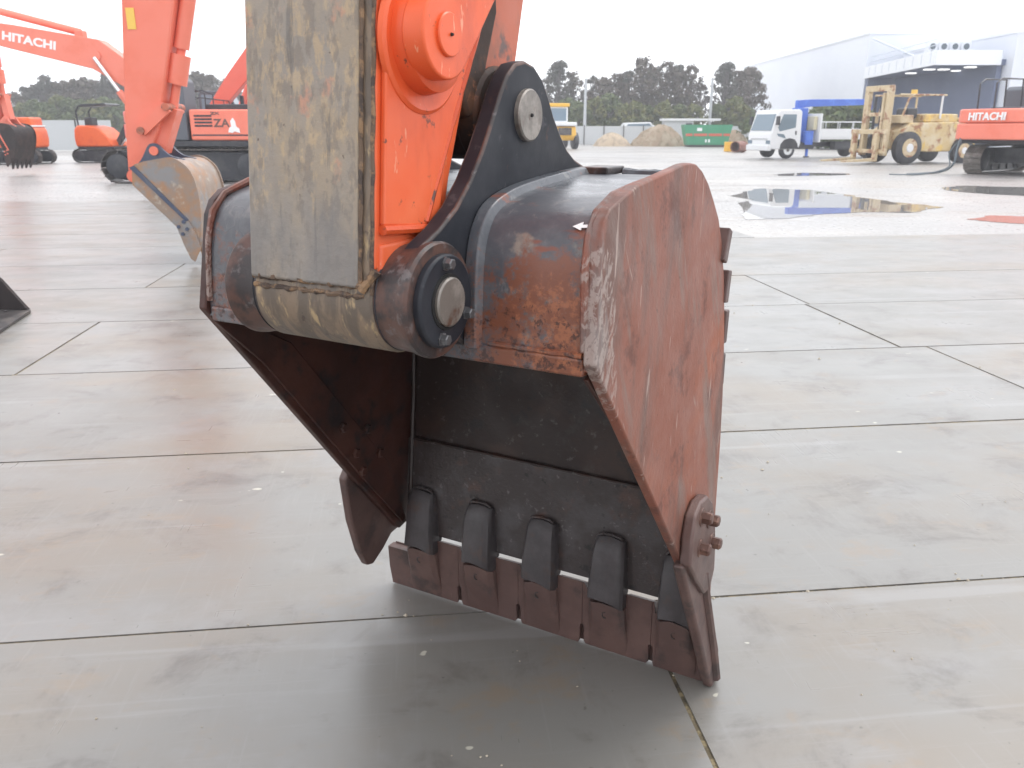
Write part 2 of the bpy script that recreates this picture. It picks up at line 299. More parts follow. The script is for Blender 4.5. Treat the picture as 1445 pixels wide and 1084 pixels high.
for i in range(-2, 12):
    js = ROWJ.get(i)
    if not js:
        s0 = random.choice([-2.7, .7, 2.1, -1.2]); js = [s0 + k * (PL + .004) for k in range(-3, 4)]
    js = [js[0] - PL, *js, js[-1] + PL]
    tt = t0 + (i - 1) * PW + (.003 * random.uniform(-1, 1) if i != 1 else 0); span = []
    for s1, s2 in zip(js, js[1:]):
        X = s1 * ca - tt * sa; Y = s1 * sa + tt * ca
        xc = X + (s2 - s1) / 2 * ca; lim = 11.6 if xc > 0 else 17
        if Y > lim or abs(xc) > 2.2 + max(Y, 1) * .66 + 3: continue
        o = bpy.data.objects.new('steel_plate', plate_mesh(s2 - s1)); col.objects.link(o); o.parent = ground
        o.location = (X, Y, random.uniform(-.0015, .0015)); o.rotation_euler = (R(random.uniform(-.04, .04)), 0, PA + R(random.uniform(-.06, .06))); cnt += 1
        span += [s1, s2]
    if span:
        q = [(min(span) - .004, tt), (max(span) + .004, tt), (max(span) + .004, tt + PW), (min(span) - .004, tt + PW)]
        bed.add([(a * ca - b * sa, a * sa + b * ca, -.0055) for a, b in q], [(0, 1, 2, 3)])
jb = struct(bed.build('joint_bed', M['joint'], smooth=0), 'brown grit filling the joints between the road plates'); jb.parent = ground

def blob(pxpts, z, jit=.0):
    ps = [gnd(x, y, z) for x, y in pxpts]; out = []
    for i, p in enumerate(ps):
        q = ps[(i + 1) % len(ps)]
        for k in range(5):
            t = k / 5; v = p.lerp(q, t); d = (q - p).length * .07
            out.append(v + Vector((random.uniform(-d, d), random.uniform(-d, d) * .5, 0)))
    m = MB(); m.add([(v.x, v.y, z) for v in out], [tuple(range(len(out)))]); return m
PUD = [('wide puddle mirroring the white crane truck', [(1046, 272), (1072, 266), (1140, 268), (1200, 276), (1260, 285), (1330, 292), (1290, 300), (1215, 299), (1150, 303), (1110, 308), (1060, 310), (1040, 300)]),
       ('dark puddle below the tracked excavator on the right', [(1325, 265), (1360, 262), (1440, 264), (1500, 268), (1490, 279), (1400, 274), (1345, 270)]),
       ('thin puddle with an orange reflection at the right edge', [(1362, 309), (1400, 304), (1460, 306), (1500, 312), (1470, 318), (1400, 313)]),
       ('narrow puddle between the plates and the truck', [(1090, 246), (1130, 244), (1200, 245), (1195, 247), (1150, 248), (1100, 248)])]
for lab, pts in PUD:
    o = blob(pts, -.018).build('puddle', M['water'], smooth=0); struct(o, lab)

gm = MB(); rg = random.Random(3)
for k in range(420):
    y = rg.uniform(1.5, 9) if k > 160 else None
    if y is None:                                   # along the joints
        row = rg.choice([0, 1, 2, 3]); tt = t0 + row * PW + rg.gauss(0, .012); s_ = rg.uniform(-4, 4); p = (s_ * ca - tt * sa, s_ * sa + tt * ca)
    else: p = (rg.uniform(-.75, .75) * y, y)
    r_ = rg.uniform(.0015, .0045) if rg.random() < .93 else rg.uniform(.006, .011)
    vs = [(p[0] + r_ * rg.uniform(.7, 1.3) * math.cos(a), p[1] + r_ * rg.uniform(.7, 1.3) * math.sin(a), .0005) for a in (0, 1.57, 3.14, 4.71)] + [(p[0], p[1], r_ * rg.uniform(.6, 1.1))]
    gm.add(vs, [(0, 1, 4), (1, 2, 4), (2, 3, 4), (3, 0, 4)])
struct(gm.build('grit', plain('pale_grit', (.42, .37, .29), .8), smooth=0), 'loose grit and chips scattered on the road plates', 'stuff')

# ------------------------------------------------------------------ the foreground excavator: arm, links and bucket
# local frame: x = along the bucket pin (to the right), y = away from the machine, z = up; bucket tips stand on z = 0
ex = thing('excavator', 'foreground excavator arm with scraped belly plate and rusty wide bucket standing on the plates', 'excavator', (.079, 2.254, 0), R(-29))
PINV, PINZ = -.852, 1.243
ARM_U0, ARM_U1 = -.105, .168
# arm (dipper): box section leaning slightly back
sl_ = lambda z: -.945 + (z - 1.25) * .095          # belly line
rl_ = lambda z: -.715 + (z - 1.417) * .50           # rear line
arm_poly = [(sl_(1.30), 1.30), (sl_(3.6), 3.6), (sl_(3.6) + .55, 3.6), (rl_(1.9), 1.9), (-.555, 1.748), (-.645, 1.593), (-.705, 1.44), (-.735, 1.33)]
arm = MB().px(arm_poly, ARM_U0, ARM_U1).build('arm', M['orange'], ex, .006)
# side flange plates standing proud behind the belly
for u0, u1 in ((ARM_U1, ARM_U1 + .012), (ARM_U0 - .012, ARM_U0)):
    pl = [(sl_(1.375) + .012, 1.375), (sl_(3.5) + .012, 3.5), (sl_(3.5) + .5, 3.5), (rl_(1.9) - .03, 1.9), (-.588, 1.748), (-.678, 1.593), (-.735, 1.47), (-.76, 1.36)]
    MB().px(pl, u0, u1).build('side_plate', M['orange'], arm, .004)
    b = MB().tube([(u0 + .008 if u0 > 0 else u0 + .004, sl_(1.36) + .012 + t * .165, 1.368 - .012 * t ) for t in [i / 24 for i in range(25)]], .009, 8, .05); b.build('weld_seam', M['orange_weld'], arm)
    e = MB().tube([(u1 - .002 if u0 > 0 else u0 + .002, -.588 + (z - 1.748) * .56 if z > 1.36 else 0, z) for z in [1.37 + i * .02 for i in range(19)]], .006, 6, .2); e.build('weld_seam', M['orange_weld'], arm)
# belly wear plate with weld beads
z0, z1 = 1.272, 3.4
bp = [(sl_(z0) - .014, z0), (sl_(z1) - .014, z1), (sl_(z1) - .0005, z1), (sl_(z0) - .0005, z0)]
MB().px(bp, ARM_U0 + .002, ARM_U1 - .024).build('belly_plate', M['belly'], arm, .008, seg=3)
MB().px([(sl_(1.25) - .006, 1.235), (sl_(z1) - .006, z1), (sl_(z1) + .001, z1), (sl_(1.25) + .001, 1.235)], ARM_U1 - .024, ARM_U1 - .003).build('corner_strip', M['boss_worn'], arm, .004)
MB().tube([(ARM_U1 - .022 + .001 * math.sin(z * 90), sl_(z) - .008, z) for z in [1.268 + i * .022 for i in range(60)]], .0042, 7, .15).build('weld_bead', M['weld'], arm)
MB().tube([(ARM_U1 - .003 + .001 * math.sin(z * 70), sl_(z) - .002, z) for z in [1.262 + i * .022 for i in range(60)]], .0038, 7, .2).build('weld_bead', M['weld'], arm)
for dz, rr in ((.004, .006), (-.014, .005)):
    MB().tube([(ARM_U0 + .004 + (ARM_U1 - ARM_U0 - .02) * t, sl_(z0) - .006 + .002 * math.sin(t * 50), z0 + dz + .001 * math.sin(t * 33)) for t in [i / 36 for i in range(37)]], rr, 7, .3).build('weld_bead', M['weld'], arm)
MB().tube([(ARM_U1 - .02, sl_(z0) - .008, z0 - .004), (ARM_U1 - .008, sl_(z0) - .004, z0 + .012), (ARM_U1 + .004, sl_(z0) + .004, z0 + .03)], .008, 7, .3).build('weld_bead', M['weld'], arm)
# nose of the arm: boss tube with a cast cheek up to the side plates
bossprof = [(0, .090), (.006, .098), (.273 - .006, .100), (.273, .092)]
MB().lathe((ARM_U0, PINV, PINZ), (1, 0, 0), bossprof, 48).build('pin_boss', M['boss_worn'], arm)
cheek = [(PINV + .098 * math.cos(t), PINZ + .098 * math.sin(t)) for t in [R(-20 + i * 10) for i in range(9)]]
cheek = [(sl_(1.345) + .012, 1.345), (sl_(1.26) + .010, 1.25)] + [(PINV + .094 * math.cos(R(a)), PINZ + .094 * math.sin(R(a))) for a in (200, 225, 250, 280, 310, 340, 0, 20, 40)] + [(-.748, 1.345)]
MB().px(cheek, ARM_U0 + .004, ARM_U1 + .006).build('nose_casting', M['orange'], arm, .008)
# upper link boss on the arm and round-ended idler links
IV, IZ = -.800, 1.668
MB().lathe((ARM_U0 + .02, IV, IZ), (1, 0, 0), [(0, .080), (.01, .084), (.05, .087), (.265, .087), (.298, .082), (.303, .070)], 40).build('link_boss', M['orange'], arm)
MB().lathe((ARM_U1 + .006, IV + .004, IZ - .005), (1, 0, 0), [(0, .114), (.008, .112), (.012, .106), (.009, .095)], 40).build('boss_ring', M['orange'], arm)
def capsule(p, q, r0, r1, n=14):
    p, q = Vector(p), Vector(q); d = (q - p).normalized(); a0 = math.atan2(d.y, d.x); out = []
    for i in range(n + 1): t = a0 + math.pi / 2 + math.pi * i / n; out.append((p.x + r0 * math.cos(t), p.y + r0 * math.sin(t)))
    for i in range(n + 1): t = a0 - math.pi / 2 + math.pi * i / n; out.append((q.x + r1 * math.cos(t), q.y + r1 * math.sin(t)))
    return out
for u0, u1, up in ((.205, .248, .256),):
    il = MB().px(capsule((IV - .022, IZ + .004), (-.42, 2.13), .069, .075), u0, u1).build('idler_link', M['orange'], ex, .005)
    MB().lathe((u1 - .004 if up > 0 else u0 + .004, IV - .022, IZ + .004), (1 if up > 0 else -1, 0, 0), [(0, .034), (.008, .034), (.010, .032)], 32).build('pin_end', M['orange'], il)
    MB().lathe((u1 + .007 if up > 0 else u0 - .007, IV - .022, IZ + .004), (1 if up > 0 else -1, 0, 0), [(0, .003), (.0035, .002)], 12).build('pin_centre', M['void'], il)
# bucket link between the ears
LV, LZ = -.505, 1.553
lk = MB().lathe((ARM_U0 + .005, LV, LZ), (1, 0, 0), [(0, .085), (.01, .092), (.05, .094), (.06, .086), (.21, .086), (.22, .094), (.255, .094), (.262, .086)], 36).build('bucket_link', M['rubber_rust'], ex)
for u0, u1 in ((.085, .150), (-.09, -.025)):
    bar = [(LV - .055, LZ + .06), (LV + .075, LZ + .05), (LV + .16, 1.90), (LV + .22, 2.12), (LV + .06, 2.15), (LV - .01, 1.92)]
    MB().px(bar, u0, u1).build('link_bar', M['faded'], lk, .008)
MB().px([(-.505, 1.80), (-.56, 1.735), (-.605, 1.658), (-.645, 1.594), (-.61, 1.545), (-.565, 1.575), (-.540, 1.65), (-.500, 1.745)], .100, .1555).build('link_web', M['rubber_rust'], lk, .008)
MB().lathe((-.19, -.42, 2.13), (1, 0, 0), [(0, .05), (.45, .05)], 24).build('link_pin', M['steel'], lk)
# bucket cylinder above, out of the frame
cy = MB().cyl((.03, -.42, 2.13), (.03, -.10, 3.0), .045).build('bucket_cylinder', M['chrome'], ex)
MB().cyl((.03, -.12, 2.95), (.03, .12, 3.6), .085).build('cylinder_barrel', M['orange'], cy)

# ---- bucket shell
outer = [(-.742, 1.118), (-.738, 1.20), (-.730, 1.29), (-.712, 1.345), (-.675, 1.382), (-.60, 1.404), (-.50, 1.416), (-.36, 1.426), (-.24, 1.430), (-.17, 1.422), (-.11, 1.402), (-.05, 1.358), (.005, 1.295), (.043, 1.21), (.066, 1.10), (.078, .98), (.080, .86), (.070, .72), (.058, .58), (.050, .48)]
def offset(pts, d):
    out = []
    for i, p in enumerate(pts):
        a = Vector(pts[max(i - 1, 0)]); b = Vector(pts[min(i + 1, len(pts) - 1)]); t = (b - a).normalized(); nn = Vector((t.y, -t.x))
        out.append((p[0] + nn.x * d, p[1] + nn.y * d))
    return out
def smooth_curve(pts, n=4):
    out = []
    for i in range(len(pts) - 1):
        p0, p1, p2, p3 = [Vector(pts[min(max(j, 0), len(pts) - 1)]) for j in (i - 1, i, i + 1, i + 2)]
        for k in range(n):
            t = k / n; out.append(tuple(.5 * ((2 * p1) + (p2 - p0) * t + (2 * p0 - 5 * p1 + 4 * p2 - p3) * t * t + (3 * p1 - p0 - 3 * p2 + p3) * t ** 3)))
    return out + [tuple(pts[-1])]
UW = lambda z: .487 + .05 * (1.25 - z)               # half width to the outside of the side plates
oc = smooth_curve(outer, 4); ic = offset(oc, .018)
m = MB(); n = len(oc)
def ring(m, curve, inset):
    k = len(m.v); m.v += [(-(UW(z) - inset), v, z) for v, z in curve] + [((UW(z) - inset), v, z) for v, z in curve]; return k
a = ring(m, oc, .012); b = ring(m, ic, .012)
for i in range(n - 1):
    m.f.append((a + i, a + i + 1, a + n + i + 1, a + n + i)); m.f.append((b + i, b + n + i, b + n + i + 1, b + i + 1))
for i in (0, n - 1): m.f.append((a + i, a + n + i, b + n + i, b + i))
for k in (0, n):
    for i in range(n - 1): m.f.append((a + k + i, b + k + i, b + k + i + 1, a + k + i + 1))
bucket = m.build('bucket', [M['shell'], M['inner']], ex, 0, 50)
NF = n - 1
for i, p in enumerate(bucket.data.polygons):
    if i < 2 * NF and i % 2 == 1: p.material_index = 1
# front rim under the box section (thick flange along the opening)
MB().px([(-.748, 1.108), (-.748, 1.142), (-.722, 1.146), (-.700, 1.120), (-.704, 1.104)], -.462, .466).build('front_rim', M['shell'], bucket, .006)
MB().tube([(u, -.742 + .0015 * math.sin(u * 120), 1.146) for u in [.27 + i * .0055 for i in range(36)]], .006, 7, .2).build('weld_seam', M['shell'], bucket)
# side plates (tapering outwards towards the lip)
side = [(-.756, 1.135), (-.745, 1.20), (-.722, 1.345), (-.706, 1.376), (-.677, 1.397), (-.547, 1.428), (-.365, 1.446), (-.27, 1.456), (-.223, 1.457), (-.18, 1.453), (-.132, 1.436), (-.08, 1.405), (-.034, 1.365), (.012, 1.32), (.048, 1.26), (.078, 1.17), (.094, 1.06), (.102, .95), (.100, .83), (.088, .70), (.066, .56), (.045, .40), (.026, .245), (-.02, .235), (-.2, .45), (-.4, .697), (-.6, .943)]
def side_plate(sg, thick, poly, off=0.):
    m = MB(); m.prism(poly, lambda v, z: (sg * (UW(z) + off), v, z), lambda v, z: (sg * (UW(z) + off - thick), v, z)); return m
for sg in (1, -1):
    sp = side_plate(sg, .024, side)
    o = sp.build('side_plate', M['side'] if sg > 0 else M['inner_side'], bucket, .005)
    o['label'] = 'rust red right side plate with scuffed grey front edge' if sg > 0 else 'dark rusty left side plate seen from inside'
    dbl = [(-.735, 1.10), (-.700, 1.112), (-.50, 1.00), (-.10, .52), (.005, .27), (-.012, .255), (-.2, .478), (-.4, .725), (-.6, .97)]
    side_plate(sg, .010, dbl, -.0245).build('edge_doubler', M['inner_side'], bucket, .003)
    # weld along plate and shell
    MB().tube([(sg * (UW(z) - .026), v - .004, z + .004) for v, z in [(-.738, 1.15), (-.736, 1.2), (-.73, 1.29), (-.712, 1.347), (-.675, 1.385), (-.6, 1.408), (-.5, 1.420), (-.36, 1.43), (-.24, 1.434)]], .008, 7, .15).build('weld_seam', M['side'], bucket)
# light bolts inside the left plate
for v, z in ((-.31, .70), (-.255, .60), (-.20, .66), (-.225, .53), (-.14, .56)):
    x = -(UW(z) - .0345); MB().lathe((x, v, z), (1, 0, 0), [(0, .016), (.008, .016), (.011, .012)], 6).build('bolt_head', M['inner_side'], bucket)
# lip plate and heel
lipp = [(.036, .545), (.030, .553), (.026, .548), (-.003, .2335), (.030, .228), (.060, .56)]
MB().px(lipp, -.498, .498).build('lip_plate', M['lip'], bucket, .004)
MB().tube([(u, .030 + .001 * math.sin(u * 80), .552) for u in [-.49 + i * .02 for i in range(50)]], .006, 7, .25).build('weld_seam', M['inner'], bucket)
MB().tube([(-.482 - .0 * z, v, z) for v, z in [(.058, 1.0), (.056, .86), (.046, .70), (.028, .55), (.0, .30)]], .009, 7, .2).build('weld_seam', M['inner'], bucket)
# teeth and adapters
TC = [-.398, -.175, .048, .270, .474]; TW = [(-.574, -.290), (-.284, -.066), (-.060, .157), (.163, .378), (.384, .569)]
ADX = [-.428, -.205, .016, .240, .452]
for k, ((ua, ub), uc) in enumerate(zip(TW, ADX)):
    w = .062
    # wing plate: slot corners at the bottom, notch for the adapter at the top
    pts = [(ua + (.004 if k else 0), .012), (ua + (.004 if k else 0), .07), (ua - .0026 if k else ua, .074), (ua - (.0026 if k else 0), .222 if k else .15)]
    if k == 0: pts += [(uc - w, .150), (uc - w, .185)]
    else: pts += [(ua + .001, .222), (uc - w, .198), (uc - w, .185)]
    pts += [(uc - w * .5, .196), (uc, .199), (uc + w * .5, .192), (uc + w - .002, .176)]
    if k < 4: pts += [(uc + w - .002, .222), (ub + .0026, .222), (ub + .0026, .074), (ub - .004, .07), (ub - .004, .012)]
    else: pts += [(ub - .010, .16), (ub, .10), (ub, .012)]
    if k == 0: pts = [(ua + .006, .0)] + pts[1:]; pts += [(ub - .008, .0)]
    else: pts += [(ub - .010 if k < 4 else ub - .012, .0), (ua + .008, .0)]
    wr0 = random.Random(k + 40); pts = [(u_ + (wr0.uniform(-.002, .002) if z_ < .02 else 0), z_ + (wr0.uniform(0, .004) if z_ < .011 else 0)) for u_, z_ in pts]
    fv = lambda z: .002 + .012 * z
    m = MB(); m.prism(pts, lambda u, z: (u, fv(z) - (.004 + .10 * min(z, .12)), z), lambda u, z: (u, fv(z) + .004 + .10 * min(z, .14), z - (.016 if z > .2 else 0)))
    t = m.build('tooth', M['tooth'], bucket, .0012)
    # raised nose of the tooth running into the adapter
    nz = MB(); rows = [(.008, .060, .006), (.05, .062, .012), (.10, .060, .022), (.15, .058, .034), (.178, .057, .040)]
    vs = []; 
    for z, hw, pr in rows:
        arc = lambda q: .018 * (1 - q * q) if z > .17 else 0
        for q in (-1, -.75, -.3, .3, .75, 1):
            pp = pr * (1 if abs(q) < .8 else .55); vs.append((uc + .006 + q * hw, fv(z) - .004 - .10 * min(z, .12) - pp + .004, z + arc(q)))
    c6 = len(rows); fs = [(r_ * 6 + j, r_ * 6 + j + 1, (r_ + 1) * 6 + j + 1, (r_ + 1) * 6 + j) for r_ in range(c6 - 1) for j in range(5)]
    kb = len(vs); vs += [(x, fv(z) + .004, z) for x, y, z in vs]
    for r_ in range(c6 - 1):
        fs += [(r_ * 6, (r_ + 1) * 6, kb + (r_ + 1) * 6, kb + r_ * 6), (r_ * 6 + 5, kb + r_ * 6 + 5, kb + (r_ + 1) * 6 + 5, (r_ + 1) * 6 + 5)]
    fs += [tuple((c6 - 1) * 6 + j for j in range(6)) + tuple(kb + (c6 - 1) * 6 + j for j in range(5, -1, -1))]
    nz.add(vs, fs); nz.build('tooth_nose', M['tooth'], bucket, .003)
    MB().tube([(uc + .006 + .007 * math.cos(a_), fv(.15) - .047, .152 + .010 * math.sin(a_)) for a_ in [R(60 + i * 30) for i in range(9)]], .002, 6).build('cast_mark', M['lip'], bucket)
    # adapter: tapered rounded block welded over the lip
    ad = MB(); rows = [(.186, .056, .046, 0), (.20, .057, .050, 0), (.26, .055, .050, 0), (.34, .049, .042, 0), (.375, .047, .034, 0), (.392, .044, .020, 0)]
    vs = []
    for r_, (z, hw, pr, _) in enumerate(rows):
        base = -.004 + (z - .236) * .095
        for q in (-1, -.86, -.55, 0, .55, .86, 1):
            pp = pr * (1 if abs(q) < .7 else (.90 if abs(q) < .9 else .60)); zz = z + (.020 * (1 - q * q) - .006 * q if r_ == 0 else (.006 * (1 - q * q) if r_ == 1 else 0)) - (.010 * q * q if r_ >= 4 else 0)
            vs.append((uc + q * hw + .006 * (1 - (z - .18) / .24), base - pp, zz))
    c7 = 7; nr = len(rows); kb = len(vs); vs += [(x, -.004 + (z - .236) * .095 + .006, z) for x, y, z in vs]
    fs = [(r_ * 7 + j, r_ * 7 + j + 1, (r_ + 1) * 7 + j + 1, (r_ + 1) * 7 + j) for r_ in range(nr - 1) for j in range(6)]
    for r_ in range(nr - 1):
        fs += [(r_ * 7, (r_ + 1) * 7, kb + (r_ + 1) * 7, kb + r_ * 7), (r_ * 7 + 6, kb + r_ * 7 + 6, kb + (r_ + 1) * 7 + 6, (r_ + 1) * 7 + 6)]
    for r_ in (0, nr - 1): fs += [tuple(r_ * 7 + j for j in range(7)) + tuple(kb + r_ * 7 + j for j in range(6, -1, -1))]
    wr = random.Random(k + 11); ang_ = R(wr.uniform(-1.6, 1.6)); dz_ = wr.uniform(-.006, .005)
    vs = [(uc + (x - uc) * math.cos(ang_) - (z - .3) * math.sin(ang_), y + .004 * wr.uniform(-1, 1) * (1 if y < -.03 else 0), z + (x - uc) * math.sin(ang_) + (dz_ if z > .3 else 0)) for x, y, z in vs]
    ad.add(vs, fs); ad.build('tooth_adapter', M['adapter'], bucket, .005, seg=3)
    MB().tube([(uc + q_ * .052, -.004 + (.30 - .236) * .095 - .001, .29 + .104 * math.sqrt(max(0, 1 - abs(q_) ** 5))) for q_ in [i_ / 9 - 1 for i_ in range(19)]], .005, 6, .3).build('weld_seam', M['lip'], bucket)
    # leg of the adapter behind the lip
    MB().px([(.02, .20), (.034, .20), (.062, .40), (.070, .52), (.048, .52), (.030, .24)], uc - .045, uc + .05).build('adapter_heel', M['adapter'], bucket, .004)
MB().px([(.012, .006), (.024, .012), (.030, .15), (.020, .155)], -.565, .560).build('slot_backing', M['tooth'], bucket)  # strip added behind the tooth slots to block bright ground and keep them dark
# side cutters
for sg in (1, -1):
    cp = [(-.262, .505), (-.225, .555), (-.12, .60), (-.045, .60), (-.01, .56), (.0, .45), (.012, .30), (.018, .22), (-.03, .215), (-.075, .178), (-.13, .146), (-.160, .155), (-.195, .22), (-.236, .35)]
    if sg > 0: cp = [(-.272, .515), (-.262, .585), (-.235, .632), (-.19, .652), (-.13, .645), (-.085, .61), (-.055, .55), (-.045, .47), (-.05, .40), (-.09, .36), (-.14, .37), (-.21, .44)]
    ct = side_plate(sg, .030, cp, .031).build('side_cutter', M['tooth'], bucket, .008)
    for v, z in ((-.185, .610), (-.120, .575), (-.195, .530), (-.095, .500)):
        x = sg * (UW(z) + .030)
        MB().lathe((x, v, z), (sg, 0, 0), [(0, .020), (.004, .020), (.005, .016), (.024, .016), (.028, .012)], 6).build('bolt', M['rust_bolt'], bucket)
        MB().lathe((x, v, z), (sg, 0, 0), [(0, .024), (.004, .023)], 16).build('washer', M['rust_bolt'], bucket)
# edge shroud running from the cutter into the end tooth
uo = lambda z: .574 - .034 * z / .5
shp = [(-.285, .515), (-.235, .42), (-.178, .31), (-.115, .19), (-.057, .065), (-.018, .0), (.046, .0), (.052, .09), (.018, .17), (-.025, .28), (-.055, .36), (-.05, .45), (-.10, .52)]
MB().prism(shp, lambda v, z: (uo(z), v, z), lambda v, z: (uo(z) - .030, v, z)).build('edge_shroud', M['tooth'], bucket, .010, seg=3)
MB().tube([(uo(z) + .001, v, z) for v, z in [(-.12, .42), (-.09, .33), (-.05, .22), (-.01, .10), (.01, .02)]], .014, 8, .1).build('shroud_ridge', M['tooth'], bucket)
# wear strips across the back
for v, z, a, ln in ((.046, 1.245, 68, .085), (.080, 1.135, 80, .085), (.092, 1.025, 86, .09), (.092, .905, 91, .09), (.072, .69, 98, .25)):
    rot = Matrix.Rotation(R(a - 90), 3, 'X')
    for u0, u1 in ((-.50, -.30), (-.1, .1), (.30, .500)):
        w_ = (u1 - u0); m = MB().box(((u0 + u1) / 2, v + .020, z), (w_, .032, ln), rot); m.build('wear_strip', M['tooth'], bucket, .004)
# ears
earp = [(PINV - .095 * math.sin(R(a)), PINZ - .095 * math.cos(R(a))) for a in (-40, -10, 20, 50, 80, 110, 140)]
ear_face = [(-.70, 1.10)] + earp[::1] + [(-.872, 1.340), (-.820, 1.362), (-.765, 1.395), (-.715, 1.440), (-.672, 1.492), (-.636, 1.545), (-.606, 1.592), (-.580, 1.625), (-.548, 1.647), (-.510, 1.654), (-.470, 1.646), (-.432, 1.622), (-.405, 1.59), (-.380, 1.553), (-.345, 1.515), (-.312, 1.485), (-.27, 1.462), (-.20, 1.440), (-.12, 1.415), (-.12, 1.38), (-.62, 1.36), (-.70, 1.30)]
for sg, u0, u1 in ((1, .185, .222), (-1, -.160, -.123)):
    ear = MB().px(ear_face, u0, u1).build('ear', [M['black'], M['edge']], bucket, .006, seg=3)
    ear.modifiers['bevel'].material = 1
    out_ = u1 if sg > 0 else u0
    MB().lathe((out_ - .062 * sg, PINV, PINZ), (sg, 0, 0), [(0, .085), (.004, .094), (.055, .097), (.062, .101), (.074, .102), (.080, .098)], 48).build('pin_boss', M['edge'], bucket)
    MB().lathe((out_ + .017 * sg, PINV, PINZ), (sg, 0, 0), [(0, .082), (.012, .082), (.016, .078)], 48).build('pin_collar', M['black'], bucket, .002)
    MB().lathe((out_ + .030 * sg, PINV, PINZ), (sg, 0, 0), [(0, .050), (.0055, .049)], 36).build('pin_recess', M['void'], bucket)
    MB().lathe((out_ + .030 * sg, PINV, PINZ), (sg, 0, 0), [(0, .043), (.010, .043), (.013, .040)], 36).build('pin', M['steel'], bucket)
    MB().lathe((out_ - .045 * sg, PINV, PINZ), (-sg, 0, 0), [(0, .090), (.006, .096), (.012, .090)], 40).build('dust_ring', M['black'], bucket)
    for a in (92, -28, -108):
        c = (out_ + .032 * sg, PINV + .066 * math.cos(R(a)), PINZ + .066 * math.sin(R(a)))
        MB().lathe(c, (sg, 0, 0), [(0, .013), (.003, .013), (.0035, .010), (.014, .010), (.016, .008)], 6).build('bolt', M['bolt'], bucket)
    MB().lathe((out_ - .003 * sg, LV, LZ), (sg, 0, 0), [(0, .050), (.012, .050), (.015, .047)], 36).build('link_pin_end', M['steel'], bucket)
    MB().lathe((out_ + .012 * sg, LV, LZ), (sg, 0, 0), [(0, .004), (.0035, .003)], 10).build('pin_centre', M['void'], bucket)
    # flange band where the ear meets the curved shell
    band = [p for p in oc if p[0] < -.13 or p[1] > 1.38]; band = [p for p in band if p[1] > 1.12 and p[0] < -.2]
    bo = offset(band, -.014); m = MB(); nb = len(band); ua, ub = ((u1 + .0005, u1 + .036) if sg > 0 else (u0 - .036, u0 - .0005))
    vs = [(ua, v, z) for v, z in bo] + [(ub - .010 * sg if sg > 0 else ub, v, z) for v, z in bo] + [(ub, v, z) for v, z in offset(band, .003)] + [(ua, v, z) for v, z in offset(band, .003)]
    fs = []
    for q in range(4):
        for i in range(nb - 1): fs.append((q * nb + i, q * nb + i + 1, ((q + 1) % 4) * nb + i + 1, ((q + 1) % 4) * nb + i))
    fs += [(0, nb, 2 * nb, 3 * nb), (nb - 1, 2 * nb - 1, 3 * nb - 1, 4 * nb - 1)]
    m.add(vs, fs).build('ear_flange', M['shell'], bucket, .004)
# small pad welded on the top, chalk arrow on the shell
MB().bounds(.225, .30, -.265, -.16, 1.428, 1.445).build('top_pad', M['edge'], bucket, .004)
MB().tube([(.30 + .12 * t, -.17 + .02 * t, 1.428 - .004 * t) for t in [i / 10 for i in range(11)]], .012, 8, .15).build('lifting_bar', M['shell'], bucket)
ar = [(.420, 1.366), (.437, 1.3735), (.437, 1.369), (.468, 1.371), (.468, 1.366), (.437, 1.3645), (.437, 1.3605)]
MB().prism(ar, lambda u, z: (u, -.7005 - (1.366 - z) * .75 - .003, z), lambda u, z: (u, -.7005 - (1.366 - z) * .75 + .002, z)).build('paint_arrow', M['letter'], bucket, smooth=0)

